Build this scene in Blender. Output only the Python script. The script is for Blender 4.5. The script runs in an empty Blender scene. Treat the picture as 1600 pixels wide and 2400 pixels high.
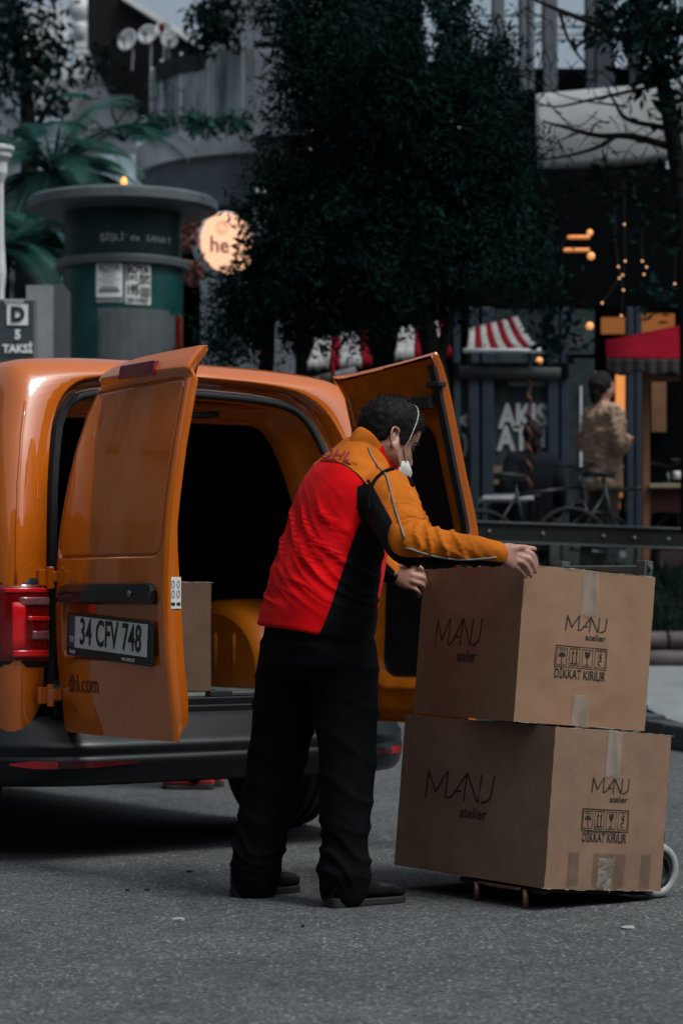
import bpy, bmesh, math, random
import numpy as np
from mathutils import Vector, Matrix
random.seed(7); rng = np.random.default_rng(7)
R_ = math.radians
sc = bpy.context.scene
col = sc.collection

# ------------------------------------------------------------------ camera
FPX, CAMH = 5667.0, 0.95          # focal length in photo pixels (1600x2400), lens height
cam = bpy.data.cameras.new('camera'); camo = bpy.data.objects.new('camera', cam); col.objects.link(camo)
camo.location = (0, 0, CAMH); camo.rotation_euler = (R_(90), 0, 0)
cam.sensor_fit = 'VERTICAL'; cam.sensor_height = 36.0; cam.lens = FPX / 2400 * 36
cam.shift_y = 200 / 2400
cam.clip_end = 500; cam.clip_start = .1
cam.dof.use_dof = True; cam.dof.focus_distance = 7.75; cam.dof.aperture_fstop = 4.0; cam.dof.aperture_blades = 9
sc.camera = camo

# ------------------------------------------------------------------ sky, sun, exposure
SUN_EL, SUN_AZ = 58.0, 128.0      # azimuth from +Y clockwise
w = bpy.data.worlds.new('World'); sc.world = w; w.use_nodes = True
nt = w.node_tree; nt.nodes.clear()
sky = nt.nodes.new('ShaderNodeTexSky'); sky.sky_type = 'NISHITA'; sky.sun_disc = False
sky.sun_elevation = R_(SUN_EL); sky.sun_rotation = R_(SUN_AZ)
sky.air_density = 1.0; sky.dust_density = 6.0; sky.ozone_density = 1.0
hs = nt.nodes.new('ShaderNodeHueSaturation'); hs.inputs['Saturation'].default_value = .34
bg = nt.nodes.new('ShaderNodeBackground'); bg.inputs['Strength'].default_value = .08
wo = nt.nodes.new('ShaderNodeOutputWorld')
nt.links.new(sky.outputs[0], hs.inputs['Color']); mu_ = nt.nodes.new('ShaderNodeMix'); mu_.data_type = 'RGBA'; mu_.blend_type = 'MULTIPLY'; mu_.inputs[0].default_value = 1; mu_.inputs[7].default_value = (.86, .985, 1.06, 1)   # cold blue-grey cloud
nt.links.new(hs.outputs[0], mu_.inputs[6]); nt.links.new(mu_.outputs[2], bg.inputs[0]); nt.links.new(bg.outputs[0], wo.inputs[0])
sun = bpy.data.lights.new('sun', 'SUN'); sun.energy = 1.3; sun.angle = R_(17); sun.color = (1, .99, .97)
suno = bpy.data.objects.new('sun', sun); col.objects.link(suno)
_d = Vector((math.sin(R_(SUN_AZ)) * math.cos(R_(SUN_EL)), math.cos(R_(SUN_AZ)) * math.cos(R_(SUN_EL)), math.sin(R_(SUN_EL))))
suno.rotation_euler = _d.to_track_quat('Z', 'Y').to_euler(); suno.location = (4, -4, 12)
sc.view_settings.view_transform = 'Standard'; sc.view_settings.look = 'None'
sc.view_settings.exposure = 0.55; sc.view_settings.gamma = 1.0

# ------------------------------------------------------------------ helpers
def P(u, v, Y):                    # a measured photo point at distance Y, in metres
    return np.array([(u - 800) / FPX * Y, Y, CAMH + (1400 - v) / FPX * Y])
def tag(o, label=None, cat=None, group=None, kind=None):
    if label: o['label'] = label
    if cat: o['category'] = cat
    if group: o['group'] = group
    if kind: o['kind'] = kind
    return o
def empty(name, loc=(0, 0, 0), rz=0, label=None, cat=None, group=None):
    o = bpy.data.objects.new(name, None); col.objects.link(o)
    o.location = loc; o.rotation_euler = (0, 0, rz); o.empty_display_size = .1
    return tag(o, label, cat, group)
class MB:                          # collects shapes, links them as ONE mesh
    def __init__(s): s.v = []; s.f = []; s.m = []; s.n = 0
    def add(s, v, f, mi=0):
        v = np.asarray(v, float); k = s.n
        s.v.append(v); s.f += [tuple(i + k for i in q) for q in f]; s.m += [mi] * len(f); s.n += len(v); return s
    def box(s, c, size, mi=0, M=None, taper=1.0):
        x, y, z = [q / 2 for q in size]
        v = np.array([(-x, -y, -z), (x, -y, -z), (x, y, -z), (-x, y, -z), (-x * taper, -y * taper, z), (x * taper, -y * taper, z), (x * taper, y * taper, z), (-x * taper, y * taper, z)])
        if M is not None: v = v @ np.array(M)[:3, :3].T
        return s.add(v + np.array(c), [(0, 3, 2, 1), (4, 5, 6, 7), (0, 1, 5, 4), (1, 2, 6, 5), (2, 3, 7, 6), (3, 0, 4, 7)], mi)
    def rings(s, rs, cap=True, closed=True, mi=0):
        n = len(rs[0]); v = np.concatenate(rs); f = []
        m = n if closed else n - 1
        for i in range(len(rs) - 1):
            for j in range(m):
                a, b = i * n + j, i * n + (j + 1) % n
                f.append((a, b, b + n, a + n))
        if cap and closed:
            f.append(tuple(range(n - 1, -1, -1))); f.append(tuple((len(rs) - 1) * n + j for j in range(n)))
        return s.add(v, f, mi)
    def tube(s, pts, rad, n=8, cap=True, mi=0):
        pts = np.asarray(pts, float); rad = np.broadcast_to(np.asarray(rad, float), (len(pts),))
        return s.rings(tube_rings(pts, rad, n), cap, True, mi)
    def lathe(s, prof, n=32, c=(0, 0, 0), mi=0, cap=True):
        a = np.arange(n) / n * 2 * np.pi
        return s.rings([np.stack([r * np.cos(a), r * np.sin(a), np.full(n, z)], 1) + np.array(c) for r, z in prof], cap, True, mi)
    def grid(s, G, mi=0, flip=False):
        nu, nv = G.shape[:2]; f = []
        for i in range(nu - 1):
            for j in range(nv - 1):
                q = (i * nv + j, (i + 1) * nv + j, (i + 1) * nv + j + 1, i * nv + j + 1)
                f.append(q[::-1] if flip else q)
        return s.add(G.reshape(-1, 3), f, mi)
    def build(s, name, mats, parent=None, smooth=False, bevel=0, loc=None, rot=None, seg=2, local=True):
        me = bpy.data.meshes.new(name); v = np.concatenate(s.v)
        me.from_pydata(v.tolist(), [], s.f); 
        ms = mats if isinstance(mats, (list, tuple)) else [mats]
        for m in ms: me.materials.append(m)
        if len(ms) > 1: me.polygons.foreach_set('material_index', s.m)
        if smooth: me.polygons.foreach_set('use_smooth', [True] * len(me.polygons))
        me.update()
        o = bpy.data.objects.new(name, me); col.objects.link(o)
        if parent is not None: o.parent = parent
        if loc is not None: o.location = loc
        if rot is not None: o.rotation_euler = rot
        if bevel:
            b = o.modifiers.new('b', 'BEVEL'); b.width = bevel; b.segments = seg; b.limit_method = 'ANGLE'; b.angle_limit = R_(35)
            if smooth is None: pass
        return o
def recalc(o):
    bm = bmesh.new(); bm.from_mesh(o.data); bmesh.ops.recalc_face_normals(bm, faces=bm.faces); bm.to_mesh(o.data); bm.free(); return o
def unit(v): v = np.asarray(v, float); return v / (np.linalg.norm(v) + 1e-12)
def tube_rings(pts, rad, n=8, ry=None, up=None):
    T = np.gradient(pts, axis=0); T /= np.linalg.norm(T, axis=1)[:, None] + 1e-12
    u = np.array(up if up is not None else (0, 0, 1.0)) if abs(T[0][2]) < .9 or up is not None else np.array((1.0, 0, 0))
    a = np.arange(n) / n * 2 * np.pi; out = []
    ry = rad if ry is None else ry
    for i in range(len(pts)):
        u = unit(u - T[i] * (u @ T[i])); b = np.cross(T[i], u)
        out.append(pts[i] + np.outer(np.cos(a), u) * rad[i] + np.outer(np.sin(a), b) * ry[i])
    return out
def spline(pts, n):                # Catmull-Rom through points (any dimension)
    p = np.asarray(pts, float); p = np.concatenate([[2 * p[0] - p[1]], p, [2 * p[-1] - p[-2]]])
    m = len(p) - 3; t = np.linspace(0, m - 1e-9, n); i = t.astype(int); t = (t - i)[:, None]
    a, b, c, d = p[i], p[i + 1], p[i + 2], p[i + 3]
    return .5 * (2 * b + (c - a) * t + (2 * a - 5 * b + 4 * c - d) * t * t + (3 * b - a - 3 * c + d) * t ** 3)
def remesh(mb, voxel, smooth=2):
    me = bpy.data.meshes.new('tmp'); me.from_pydata(np.concatenate(mb.v).tolist(), [], mb.f)
    o = bpy.data.objects.new('tmp', me); col.objects.link(o); recalc(o)
    m = o.modifiers.new('r', 'REMESH'); m.mode = 'VOXEL'; m.voxel_size = voxel
    e = o.evaluated_get(bpy.context.evaluated_depsgraph_get()).to_mesh()
    v = np.zeros(len(e.vertices) * 3); e.vertices.foreach_get('co', v); v = v.reshape(-1, 3)
    f = [tuple(p.vertices) for p in e.polygons]
    ed = np.zeros(len(e.edges) * 2, int); e.edges.foreach_get('vertices', ed); ed = ed.reshape(-1, 2)
    bpy.data.objects.remove(o); bpy.data.meshes.remove(me)
    for _ in range(smooth): v = laplace(v, ed)
    return v, f, ed
def laplace(v, ed, k=.5):
    s = np.zeros_like(v); c = np.zeros(len(v))
    np.add.at(s, ed[:, 0], v[ed[:, 1]]); np.add.at(s, ed[:, 1], v[ed[:, 0]])
    np.add.at(c, ed[:, 0], 1); np.add.at(c, ed[:, 1], 1)
    return v * (1 - k) + k * s / np.maximum(c, 1)[:, None]
def vnormals(v, f):
    n = np.zeros_like(v); q = np.array([x if len(x) == 4 else x + (x[-1],) for x in f])
    fn = np.cross(v[q[:, 2]] - v[q[:, 0]], v[q[:, 3]] - v[q[:, 1]])
    for k in range(4): np.add.at(n, q[:, k], fn)
    return n / (np.linalg.norm(n, axis=1)[:, None] + 1e-12)
def vnoise(p, seed=0):             # smooth value noise in 3-D, -1..1
    p = np.asarray(p, float) + seed * 17.3
    i = np.floor(p).astype(int); t = p - i; t = t * t * (3 - 2 * t)
    def h(a):
        k = (a[:, 0] * 374761393 + a[:, 1] * 668265263 + a[:, 2] * 2147483647 + seed * 974711) & 0x7fffffff
        k = ((k ^ (k >> 13)) * 1274126177) & 0x7fffffff
        return (k ^ (k >> 16)) % 65536 / 32768. - 1
    r = 0
    for dx in (0, 1):
        for dy in (0, 1):
            for dz in (0, 1):
                wgt = (t[:, 0] if dx else 1 - t[:, 0]) * (t[:, 1] if dy else 1 - t[:, 1]) * (t[:, 2] if dz else 1 - t[:, 2])
                r = r + wgt * h(i + np.array([dx, dy, dz]))
    return r
def pymesh(name, v, f, mats, parent=None, smooth=True, mi=None):
    me = bpy.data.meshes.new(name); me.from_pydata(np.asarray(v).tolist(), [], f)
    for m in (mats if isinstance(mats, (list, tuple)) else [mats]): me.materials.append(m)
    if mi is not None: me.polygons.foreach_set('material_index', mi)
    if smooth: me.polygons.foreach_set('use_smooth', [True] * len(me.polygons))
    me.update(); o = bpy.data.objects.new(name, me); col.objects.link(o)
    if parent is not None: o.parent = parent
    return o
def attr(o, name, val):
    a = o.data.attributes.new(name, 'FLOAT', 'POINT'); a.data.foreach_set('value', np.asarray(val, np.float32))
def words(name, s, size, m, parent, M, xs=1.0, ext=.0006, align='CENTER', bold=0, space=1.0, shear=0):
    c = bpy.data.curves.new(name, 'FONT'); c.body = s; c.size = size; c.align_x = align; c.align_y = 'CENTER'; c.extrude = ext
    c.offset = bold; c.space_character = space; c.shear = shear; c.resolution_u = 3
    t = bpy.data.objects.new(name, c); col.objects.link(t)
    me = bpy.data.meshes.new_from_object(t.evaluated_get(bpy.context.evaluated_depsgraph_get()))
    bpy.data.objects.remove(t); bpy.data.curves.remove(c)
    me.materials.clear(); me.materials.append(m)
    o = bpy.data.objects.new(name, me); col.objects.link(o)
    if parent is not None: o.parent = parent
    me.transform(Matrix(M) @ Matrix.Diagonal((xs, 1, 1, 1)))
    return o
def frame(o, x, y, z=None):        # 4x4 from origin and axes
    x = unit(x); y = np.asarray(y, float); y = unit(y - x * (x @ y)); z = np.cross(x, y)
    M = np.eye(4); M[:3, 0] = x; M[:3, 1] = y; M[:3, 2] = z; M[:3, 3] = o
    return M.tolist()

# ------------------------------------------------------------------ materials
def mat(name, c, rough=.6, metal=0, coat=0, var=.12, scale=8, bump=0, bscale=60, spec=.5, c2=None, detail=6, emit=0, trans=0, sheen=0, bdist=.003, coat_rough=.04, stretch=None, rvar=0, attr_mix=None):
    m = bpy.data.materials.new(name); m.use_nodes = True; t = m.node_tree; b = t.nodes['Principled BSDF']
    N = lambda k: t.nodes.new(k); L = t.links.new
    c = tuple(c); c2 = tuple(c2) if c2 else tuple(min(1, q * (1 - var * 1.6)) for q in c); c1 = tuple(min(1, q * (1 + var * .6)) for q in c) if var else c
    tc = N('ShaderNodeTexCoord'); src = tc.outputs['Object']
    if stretch:
        mp = N('ShaderNodeMapping'); mp.inputs['Scale'].default_value = stretch; L(src, mp.inputs[0]); src = mp.outputs[0]
    if var:
        n = N('ShaderNodeTexNoise'); n.inputs['Scale'].default_value = scale; n.inputs['Detail'].default_value = detail; n.inputs['Roughness'].default_value = .62; L(src, n.inputs['Vector'])
        r = N('ShaderNodeValToRGB'); r.color_ramp.elements[0].position = .3; r.color_ramp.elements[1].position = .7
        r.color_ramp.elements[0].color = (*c2, 1); r.color_ramp.elements[1].color = (*c1, 1)
        L(n.outputs['Fac'], r.inputs[0]); L(r.outputs[0], b.inputs['Base Color'])
        if rvar:
            mr = N('ShaderNodeMapRange'); mr.inputs['To Min'].default_value = rough - rvar; mr.inputs['To Max'].default_value = rough + rvar
            L(n.outputs['Fac'], mr.inputs[0]); L(mr.outputs[0], b.inputs['Roughness'])
    else: b.inputs['Base Color'].default_value = (*c, 1)
    if not rvar: b.inputs['Roughness'].default_value = rough
    b.inputs['Metallic'].default_value = metal; b.inputs['Coat Weight'].default_value = coat; b.inputs['Coat Roughness'].default_value = coat_rough
    b.inputs['Specular IOR Level'].default_value = spec
    if trans: b.inputs['Transmission Weight'].default_value = trans
    if sheen: b.inputs['Sheen Weight'].default_value = sheen
    if emit:
        b.inputs['Emission Color'].default_value = (*c, 1); b.inputs['Emission Strength'].default_value = emit
    if bump:
        n2 = N('ShaderNodeTexNoise'); n2.inputs['Scale'].default_value = bscale; n2.inputs['Detail'].default_value = 5; L(src, n2.inputs['Vector'])
        bp = N('ShaderNodeBump'); bp.inputs['Strength'].default_value = bump; bp.inputs['Distance'].default_value = bdist
        L(n2.outputs['Fac'], bp.inputs['Height']); L(bp.outputs[0], b.inputs['Normal'])
    return m
def emat(name, c, e, dark=None):
    m = mat(name, dark or c, .5, var=0); b = m.node_tree.nodes['Principled BSDF']
    b.inputs['Emission Color'].default_value = (*c, 1); b.inputs['Emission Strength'].default_value = e; return m
def zoned(name, base, zones, rough=.75, bump=.25, bscale=900, sheen=.02):
    """base colour overridden where a signed-distance attribute is positive (panels sewn into cloth)"""
    m = bpy.data.materials.new(name); m.use_nodes = True; t = m.node_tree; b = t.nodes['Principled BSDF']; L = t.links.new
    cur = t.nodes.new('ShaderNodeRGB'); cur.outputs[0].default_value = (*base, 1); cur = cur.outputs[0]
    for an, c in zones:
        a = t.nodes.new('ShaderNodeAttribute'); a.attribute_name = an
        g = t.nodes.new('ShaderNodeMapRange'); g.inputs['From Min'].default_value = -.0012; g.inputs['From Max'].default_value = .0012
        L(a.outputs['Fac'], g.inputs[0])
        x = t.nodes.new('ShaderNodeMix'); x.data_type = 'RGBA'; L(g.outputs[0], x.inputs[0]); L(cur, x.inputs[6]); x.inputs[7].default_value = (*c, 1); cur = x.outputs[2]
    tc = t.nodes.new('ShaderNodeTexCoord')
    n = t.nodes.new('ShaderNodeTexNoise'); n.inputs['Scale'].default_value = 14; n.inputs['Detail'].default_value = 8; L(tc.outputs['Object'], n.inputs['Vector'])
    mr = t.nodes.new('ShaderNodeMapRange'); mr.inputs['To Min'].default_value = .34; mr.inputs['To Max'].default_value = 1.12; L(n.outputs['Fac'], mr.inputs[0])
    mu = t.nodes.new('ShaderNodeMix'); mu.data_type = 'RGBA'; mu.blend_type = 'MULTIPLY'; mu.inputs[0].default_value = 1; L(cur, mu.inputs[6]); L(mr.outputs[0], mu.inputs[7])
    L(mu.outputs[2], b.inputs['Base Color']); b.inputs['Roughness'].default_value = rough; b.inputs['Sheen Weight'].default_value = sheen; b.inputs['Specular IOR Level'].default_value = .08
    n2 = t.nodes.new('ShaderNodeTexNoise'); n2.inputs['Scale'].default_value = bscale; L(tc.outputs['Object'], n2.inputs['Vector'])
    bp = t.nodes.new('ShaderNodeBump'); bp.inputs['Strength'].default_value = bump; bp.inputs['Distance'].default_value = .001; L(n2.outputs['Fac'], bp.inputs['Height']); L(bp.outputs[0], b.inputs['Normal'])
    return m
M = {}
M['orange'] = mat('van_paint', (.56, .118, .002), .5, coat=1, var=.05, scale=3, spec=.08)
M['orange'].node_tree.nodes['Principled BSDF'].inputs['Coat IOR'].default_value = 2.0
M['orange_in'] = mat('van_paint_inside', (.55, .14, .004), .45, coat=.4, var=.12, scale=5)
M['black'] = mat('black_plastic', (.014, .015, .016), .5, var=.2, bump=.15, bscale=300)
M['rubber'] = mat('rubber', (.012, .012, .013), .75, var=.2, bump=.2, bscale=120)
M['bumper'] = mat('bumper_plastic', (.0035, .004, .0048), .36, spec=.45, var=.15, scale=4, bump=.25, bscale=700, bdist=.0008, rvar=.08)
M['gloss_black'] = mat('gloss_black', (.01, .01, .011), .15, var=0)
M['white'] = mat('white_print', (.72, .72, .70), .45, var=.06)
M['ink'] = mat('black_ink', (.018, .016, .015), .6, var=.1)
M['lining'] = mat('lining_shade', (.012, .012, .013), .85, var=.3)  # near-black, so the darkness of the van interior sits in the colour
M['steel'] = mat('grey_steel', (.30, .31, .32), .42, metal=.8, var=.15, scale=12, rvar=.1)
# ------------------------------------------------------------------ road
def road_material():
    m = bpy.data.materials.new('asphalt'); m.use_nodes = True; t = m.node_tree; b = t.nodes['Principled BSDF']; L = t.links.new; N = t.nodes.new
    tc = N('ShaderNodeTexCoord')
    def noise(s, d=4, r=.6):
        n = N('ShaderNodeTexNoise'); n.inputs['Scale'].default_value = s; n.inputs['Detail'].default_value = d; n.inputs['Roughness'].default_value = r; L(tc.outputs['Object'], n.inputs['Vector']); return n.outputs['Fac']
    def ramp(x, stops):
        r = N('ShaderNodeValToRGB'); e = r.color_ramp.elements
        while len(e) < len(stops): e.new(.5)
        for k, (p, c) in enumerate(stops): e[k].position = p; e[k].color = (*c, 1) if len(c) == 3 else c
        L(x, r.inputs[0]); return r.outputs[0]
    def mix(a, bb, fac, mode='MIX'):
        x = N('ShaderNodeMix'); x.data_type = 'RGBA'; x.blend_type = mode
        if isinstance(fac, float): x.inputs[0].default_value = fac
        else: L(fac, x.inputs[0])
        L(a, x.inputs[6]); L(bb, x.inputs[7]); return x.outputs[2]
    v = N('ShaderNodeTexVoronoi'); v.inputs['Scale'].default_value = 122; L(tc.outputs['Object'], v.inputs['Vector'])
    stones = ramp(v.outputs['Color'], [(0, (.028, .030, .032)), (.42, (.076, .078, .079)), (.75, (.128, .128, .126)), (1, (.30, .29, .28))])
    v2 = N('ShaderNodeTexVoronoi'); v2.inputs['Scale'].default_value = 44; L(tc.outputs['Object'], v2.inputs['Vector'])
    light = N('ShaderNodeMath'); light.operation = 'LESS_THAN'; light.inputs[1].default_value = .2; L(v2.outputs['Distance'], light.inputs[0])
    sel = N('ShaderNodeSeparateColor'); L(v2.outputs['Color'], sel.inputs[0])
    pick = N('ShaderNodeMath'); pick.operation = 'GREATER_THAN'; pick.inputs[1].default_value = .80; L(sel.outputs[0], pick.inputs[0])
    both = N('ShaderNodeMath'); both.operation = 'MULTIPLY'; L(light.outputs[0], both.inputs[0]); L(pick.outputs[0], both.inputs[1])
    chip = N('ShaderNodeRGB'); chip.outputs[0].default_value = (.40, .39, .37, 1)
    c = mix(stones, chip.outputs[0], both.outputs[0])
    big = ramp(noise(.7, 8, .7), [(.3, (.50, .535, .565)), (.7, (.95, .96, .965))])
    c = mix(c, big, 1.0, 'MULTIPLY')
    fine = ramp(noise(8, 8, .7), [(.3, (.72, .72, .72)), (.7, (1.22, 1.22, 1.22))])
    c = mix(c, fine, 1.0, 'MULTIPLY')
    L(c, b.inputs['Base Color']); b.inputs['Roughness'].default_value = .82; b.inputs['Specular IOR Level'].default_value = .35
    bp = N('ShaderNodeBump'); bp.inputs['Strength'].default_value = .6; bp.inputs['Distance'].default_value = .004
    L(v.outputs['Distance'], bp.inputs['Height']); L(bp.outputs[0], b.inputs['Normal'])
    return m
M['asphalt'] = road_material()
g = MB(); g.add([(-90, -90, 0), (90, -90, 0), (90, 15.45, 0), (-90, 15.45, 0)], [(0, 1, 2, 3)])
tag(g.build('road', M['asphalt']), kind='structure')
g = MB(); g.add([(-250, 15.0, -.30), (250, 15.0, -.30), (250, 300, -.30), (-250, 300, -.30)], [(0, 1, 2, 3)])
tag(g.build('ground', mat('bare_ground', (.07, .07, .065), .9)), kind='structure')

# ------------------------------------------------------------------ delivery van (local: x right, y forward, z up; rear doors at y = 0)
PHI = R_(35)
van = empty('delivery_van', (-.4565, 9.05, 0), PHI, 'orange delivery van seen from behind with both rear doors swung open', 'van')
def lut(xs, ys): return lambda z: np.interp(z, xs, ys)
def smoothlut(xs, ys):
    pts = spline(np.stack([xs, ys], 1), 200); return lambda z: np.interp(z, pts[:, 0], pts[:, 1])
yr = smoothlut([.2, .48, .75, .98, 1.2, 1.43, 1.56, 1.70, 1.79, 1.86], [.05, .035, .006, .0, .018, .065, .105, .150, .200, .270])
yL = smoothlut([.2, .48, .75, .98, 1.2, 1.43, 1.56, 1.70, 1.74, 1.79, 1.86], [.05, .034, .006, .0, .012, .045, .070, .100, .118, .160, .215])
yR = smoothlut([.2, .48, .75, .98, 1.17, 1.30, 1.41, 1.59, 1.72, 1.80, 1.86], [.05, .034, .006, .002, .014, .048, .085, .140, .182, .216, .255])
OUT = [(.868, .44), (.885, .6), (.893, .8), (.896, 1.0), (.886, 1.18), (.862, 1.36), (.828, 1.52), (.786, 1.66), (.750, 1.765), (.680, 1.828), (.45, 1.852), (.2, 1.858), (0, 1.858)]
OPN = [(.70, .575), (.703, .8), (.700, 1.0), (.692, 1.16), (.672, 1.34), (.644, 1.48), (.606, 1.60), (.550, 1.685), (.46, 1.735), (.3, 1.756), (.15, 1.762), (.07, 1.764), (0, 1.764)]
def uloop(half, n=34):
    h = spline(half, n); return np.concatenate([np.stack([-h[:, 0], h[:, 1]], 1), np.stack([h[:, 0], h[:, 1]], 1)[::-1][1:]])
O_, I_ = uloop(OUT), uloop(OPN)
def inset(loop, d):
    t = np.gradient(loop, axis=0); t /= np.linalg.norm(t, axis=1)[:, None]; return loop + np.stack([t[:, 1], -t[:, 0]], 1) * d
def L3(loop, dy, ab=None):
    y = yr(loop[:, 1]) + dy if ab is None else np.full(len(loop), ab); return np.stack([loop[:, 0], y, loop[:, 1]], 1)
b = MB()
nose = []
for y, zt, wsc in ((4.20, .62, .80), (4.12, .86, .90), (3.95, .98, .95), (3.55, 1.06, .985), (3.30, 1.12, .995), (2.95, 1.42, 1), (2.55, 1.74, 1), (2.2, 1.858, 1), (1.4, 1.862, 1), (.7, 1.862, 1)):
    lp = O_.copy(); k = (zt - .44) / (1.858 - .44); lp[:, 1] = .44 + (lp[:, 1] - .44) * k; lp[:, 0] *= wsc
    nose.append(np.stack([lp[:, 0], np.full(len(lp), y), lp[:, 1]], 1))
b.rings(nose + [L3(O_, .20), L3(O_, .11), L3(inset(O_, .006), .07), L3(inset(O_, .020), .035), L3(inset(O_, .042), .012), L3(inset(O_, .065), .002),
        L3(inset(I_, -.028), .003), L3(inset(I_, -.022), .010), L3(inset(I_, -.018), .075), L3(inset(I_, .02), .085)], cap=False, closed=False)
recalc(b.build('body', M['orange'], van, smooth=True))
b = MB(); b.rings([L3(inset(I_, .02), .085), L3(inset(I_, .038), .088), L3(inset(I_, .045), .105), L3(inset(I_, .055), .18), L3(inset(I_, .10), .22), L3(inset(I_, .105), .32)], cap=False, closed=False)
b.build('door_frame', M['orange_in'], van, smooth=True)
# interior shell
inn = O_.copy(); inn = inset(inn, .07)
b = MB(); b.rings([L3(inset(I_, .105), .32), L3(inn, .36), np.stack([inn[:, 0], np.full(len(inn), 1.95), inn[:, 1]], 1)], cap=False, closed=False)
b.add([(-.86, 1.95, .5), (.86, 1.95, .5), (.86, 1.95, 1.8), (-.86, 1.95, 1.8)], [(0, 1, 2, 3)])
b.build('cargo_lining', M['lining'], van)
# inner posts of the rear corners and a roof bow
for sx in (-1, 1):
    b = MB(); zz = np.linspace(.58, 1.62, 14); h = np.interp(zz, [q[1] for q in OPN[:9]], [q[0] for q in OPN[:9]])
    rs = []
    for z, hw in zip(zz, h):
        wd = np.interp(z, [.58, .9, 1.3, 1.62], [.17, .13, .08, .06]); y0 = float(yr(z)) + .22
        rs.append(np.array([(sx * (hw - .045), y0, z), (sx * (hw - .06), y0 + wd, z), (sx * (hw + .05), y0 + wd + .05, z), (sx * (hw + .05), y0, z)]))
    b.rings(rs); recalc(b.build('corner_post', M['orange_in'], van, bevel=.008))
    b = MB()                                                   # wheel housing
    a = np.linspace(0, np.pi, 20)
    prof = [(1.05, .30), (1.05, .37), (.98, .37), (.0, .34)]
    rs = []
    for xo, sc_, top in ((.46, .86, .30), (.475, .95, .335), (.52, .985, .355), (.62, 1.0, .36), (.84, 1.0, .36)):
        rs.append(np.stack([np.full(20, sx * xo), .80 - .40 * sc_ * np.cos(a) * 1.0, .585 + top * np.sin(a) ** .75], 1))
    b.rings(rs, cap=False, closed=False); b.add(rs[0], [tuple(range(20))])
    for yy in (.62, .76, .90):                                 # pressed ribs
        b.tube([(sx * .462, yy, .64), (sx * .462, yy, .78), (sx * .475, yy + .005, .84)], [.010, .013, .006], 8)
    recalc(b.build('wheel_housing', M['orange_in'], van, smooth=True))
b = MB(); b.box((0, .42, 1.655), (1.22, .05, .045)); b.box((0, .36, 1.69), (1.22, .10, .03))
b.build('roof_bow', M['orange_in'], van, bevel=.01)
b = MB(); b.tube(spline([(-.05, .33, 1.665), (.10, .32, 1.655), (.2, .33, 1.665)], 9), .012, 8); b.build('roof_latch', M['black'], van, smooth=True)
b = MB(); b.box((0, 1.02, .572), (1.68, 1.84, .024)); b.build('load_floor', mat('grey_plywood', (.13, .14, .125), .7, var=.25, scale=5, stretch=(1, 8, 1)), van, bevel=.003)
b = MB(); b.box((0, .065, .553), (1.40, .11, .05)); b.box((0, .02, .535), (1.40, .06, .03)); b.box((.12, .045, .582), (.16, .05, .01))
b.build('sill_plate', M['bumper'], van, bevel=.006)
b = MB(); b.box((.02, .035, .589), (.10, .04, .022)); b.tube([(-.01, .03, .60), (.05, .03, .60)], .008, 8); b.build('latch_catch', M['black'], van, bevel=.004)
# weather seal round the opening
sl = L3(inset(I_, .036), .080)
b = MB(); b.tube(sl, .016, 10); b.build('weather_seal', M['rubber'], van, smooth=True)
for sx in (-1, 1):                                             # roof gutter and pillar crease, rear corner rubber strip
    b = MB(); zz = np.linspace(1.0, 1.66, 12); hw = np.interp(zz, [q[1] for q in OUT], [q[0] for q in OUT])
    b.tube(np.stack([sx * (hw - .052), yr(zz) + .008, zz], 1), .006, 6); b.build('pillar_crease', M['orange'], van, smooth=True)
# rear bumper
def ycorner(x, d=0):               # plan outline of the bumper, rounded at the corners
    a = np.clip((np.abs(x) - .52) / .40, 0, 1); return -.115 - d + .22 * a ** 2.6
xs = np.concatenate([np.linspace(-.905, -.55, 14), np.linspace(-.5, .5, 12), np.linspace(.55, .905, 14)])
prof = [(.06, .532), (.0, .530), (-.012, .524), (-.030, .505), (-.094, .445), (-.108, .432), (-.117, .420), (-.119, .395), (-.113, .388), (-.124, .378), (-.128, .350), (-.118, .335), (-.104, .300), (-.070, .275), (.05, .27)]
rs = []
for x in xs:
    off = ycorner(x) + .115
    rs.append(np.array([(x * (1 if abs(x) < .88 else 1), y + off, z) for y, z in prof]))
for sx, idx in ((-1, 0), (1, -1)): pass
left = [np.array([(-.905 + .004 * k, q[1] + .10 * k, q[2]) for q in rs[0]]) for k in range(5, 0, -1)]
right = [np.array([(.905 - .004 * k, q[1] + .10 * k, q[2]) for q in rs[-1]]) for k in range(1, 6)]
b = MB(); b.rings(left + rs + right, cap=False, closed=False)
recalc(b.build('bumper', M['bumper'], van, smooth=True, bevel=0))
M['reflector'] = mat('red_reflector', (.42, .004, .006), .2, coat=1, var=.1, scale=200)
M['redlens'] = mat('red_lens', (.20, .002, .004), .12, coat=1, var=.12, scale=40)
M['redlens_bright'] = mat('red_lens_bright', (.88, .010, .014), .2, coat=1, var=.1, scale=60)
M['clearlens'] = mat('clear_lens', (.30, .10, .10), .12, coat=1, var=.3, scale=50)
M['reflector_dark'] = mat('dark_reflector', (.07, .003, .004), .3, coat=.5, var=.2, scale=200)
for sx in (-1, 1):
    for xa, xb, mm in ((.42, .728, 'reflector_dark'), (.73, .865, 'reflector')):
        b = MB(); x = np.linspace(xa, xb, 14) * sx; off = ycorner(x) + .115
        hh = np.interp(np.abs(x), [.42, .6, .80, .865], [.002, .012, .014, .003])
        b.rings([np.array([(xx, -.118 + o_, .356 + h_), (xx, -.134 + o_, .356 + h_), (xx, -.134 + o_, .356 - h_), (xx, -.118 + o_, .356 - h_)]) for xx, o_, h_ in zip(x, off, hh)])
        recalc(b.build('reflector', M[mm], van, smooth=False))
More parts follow.
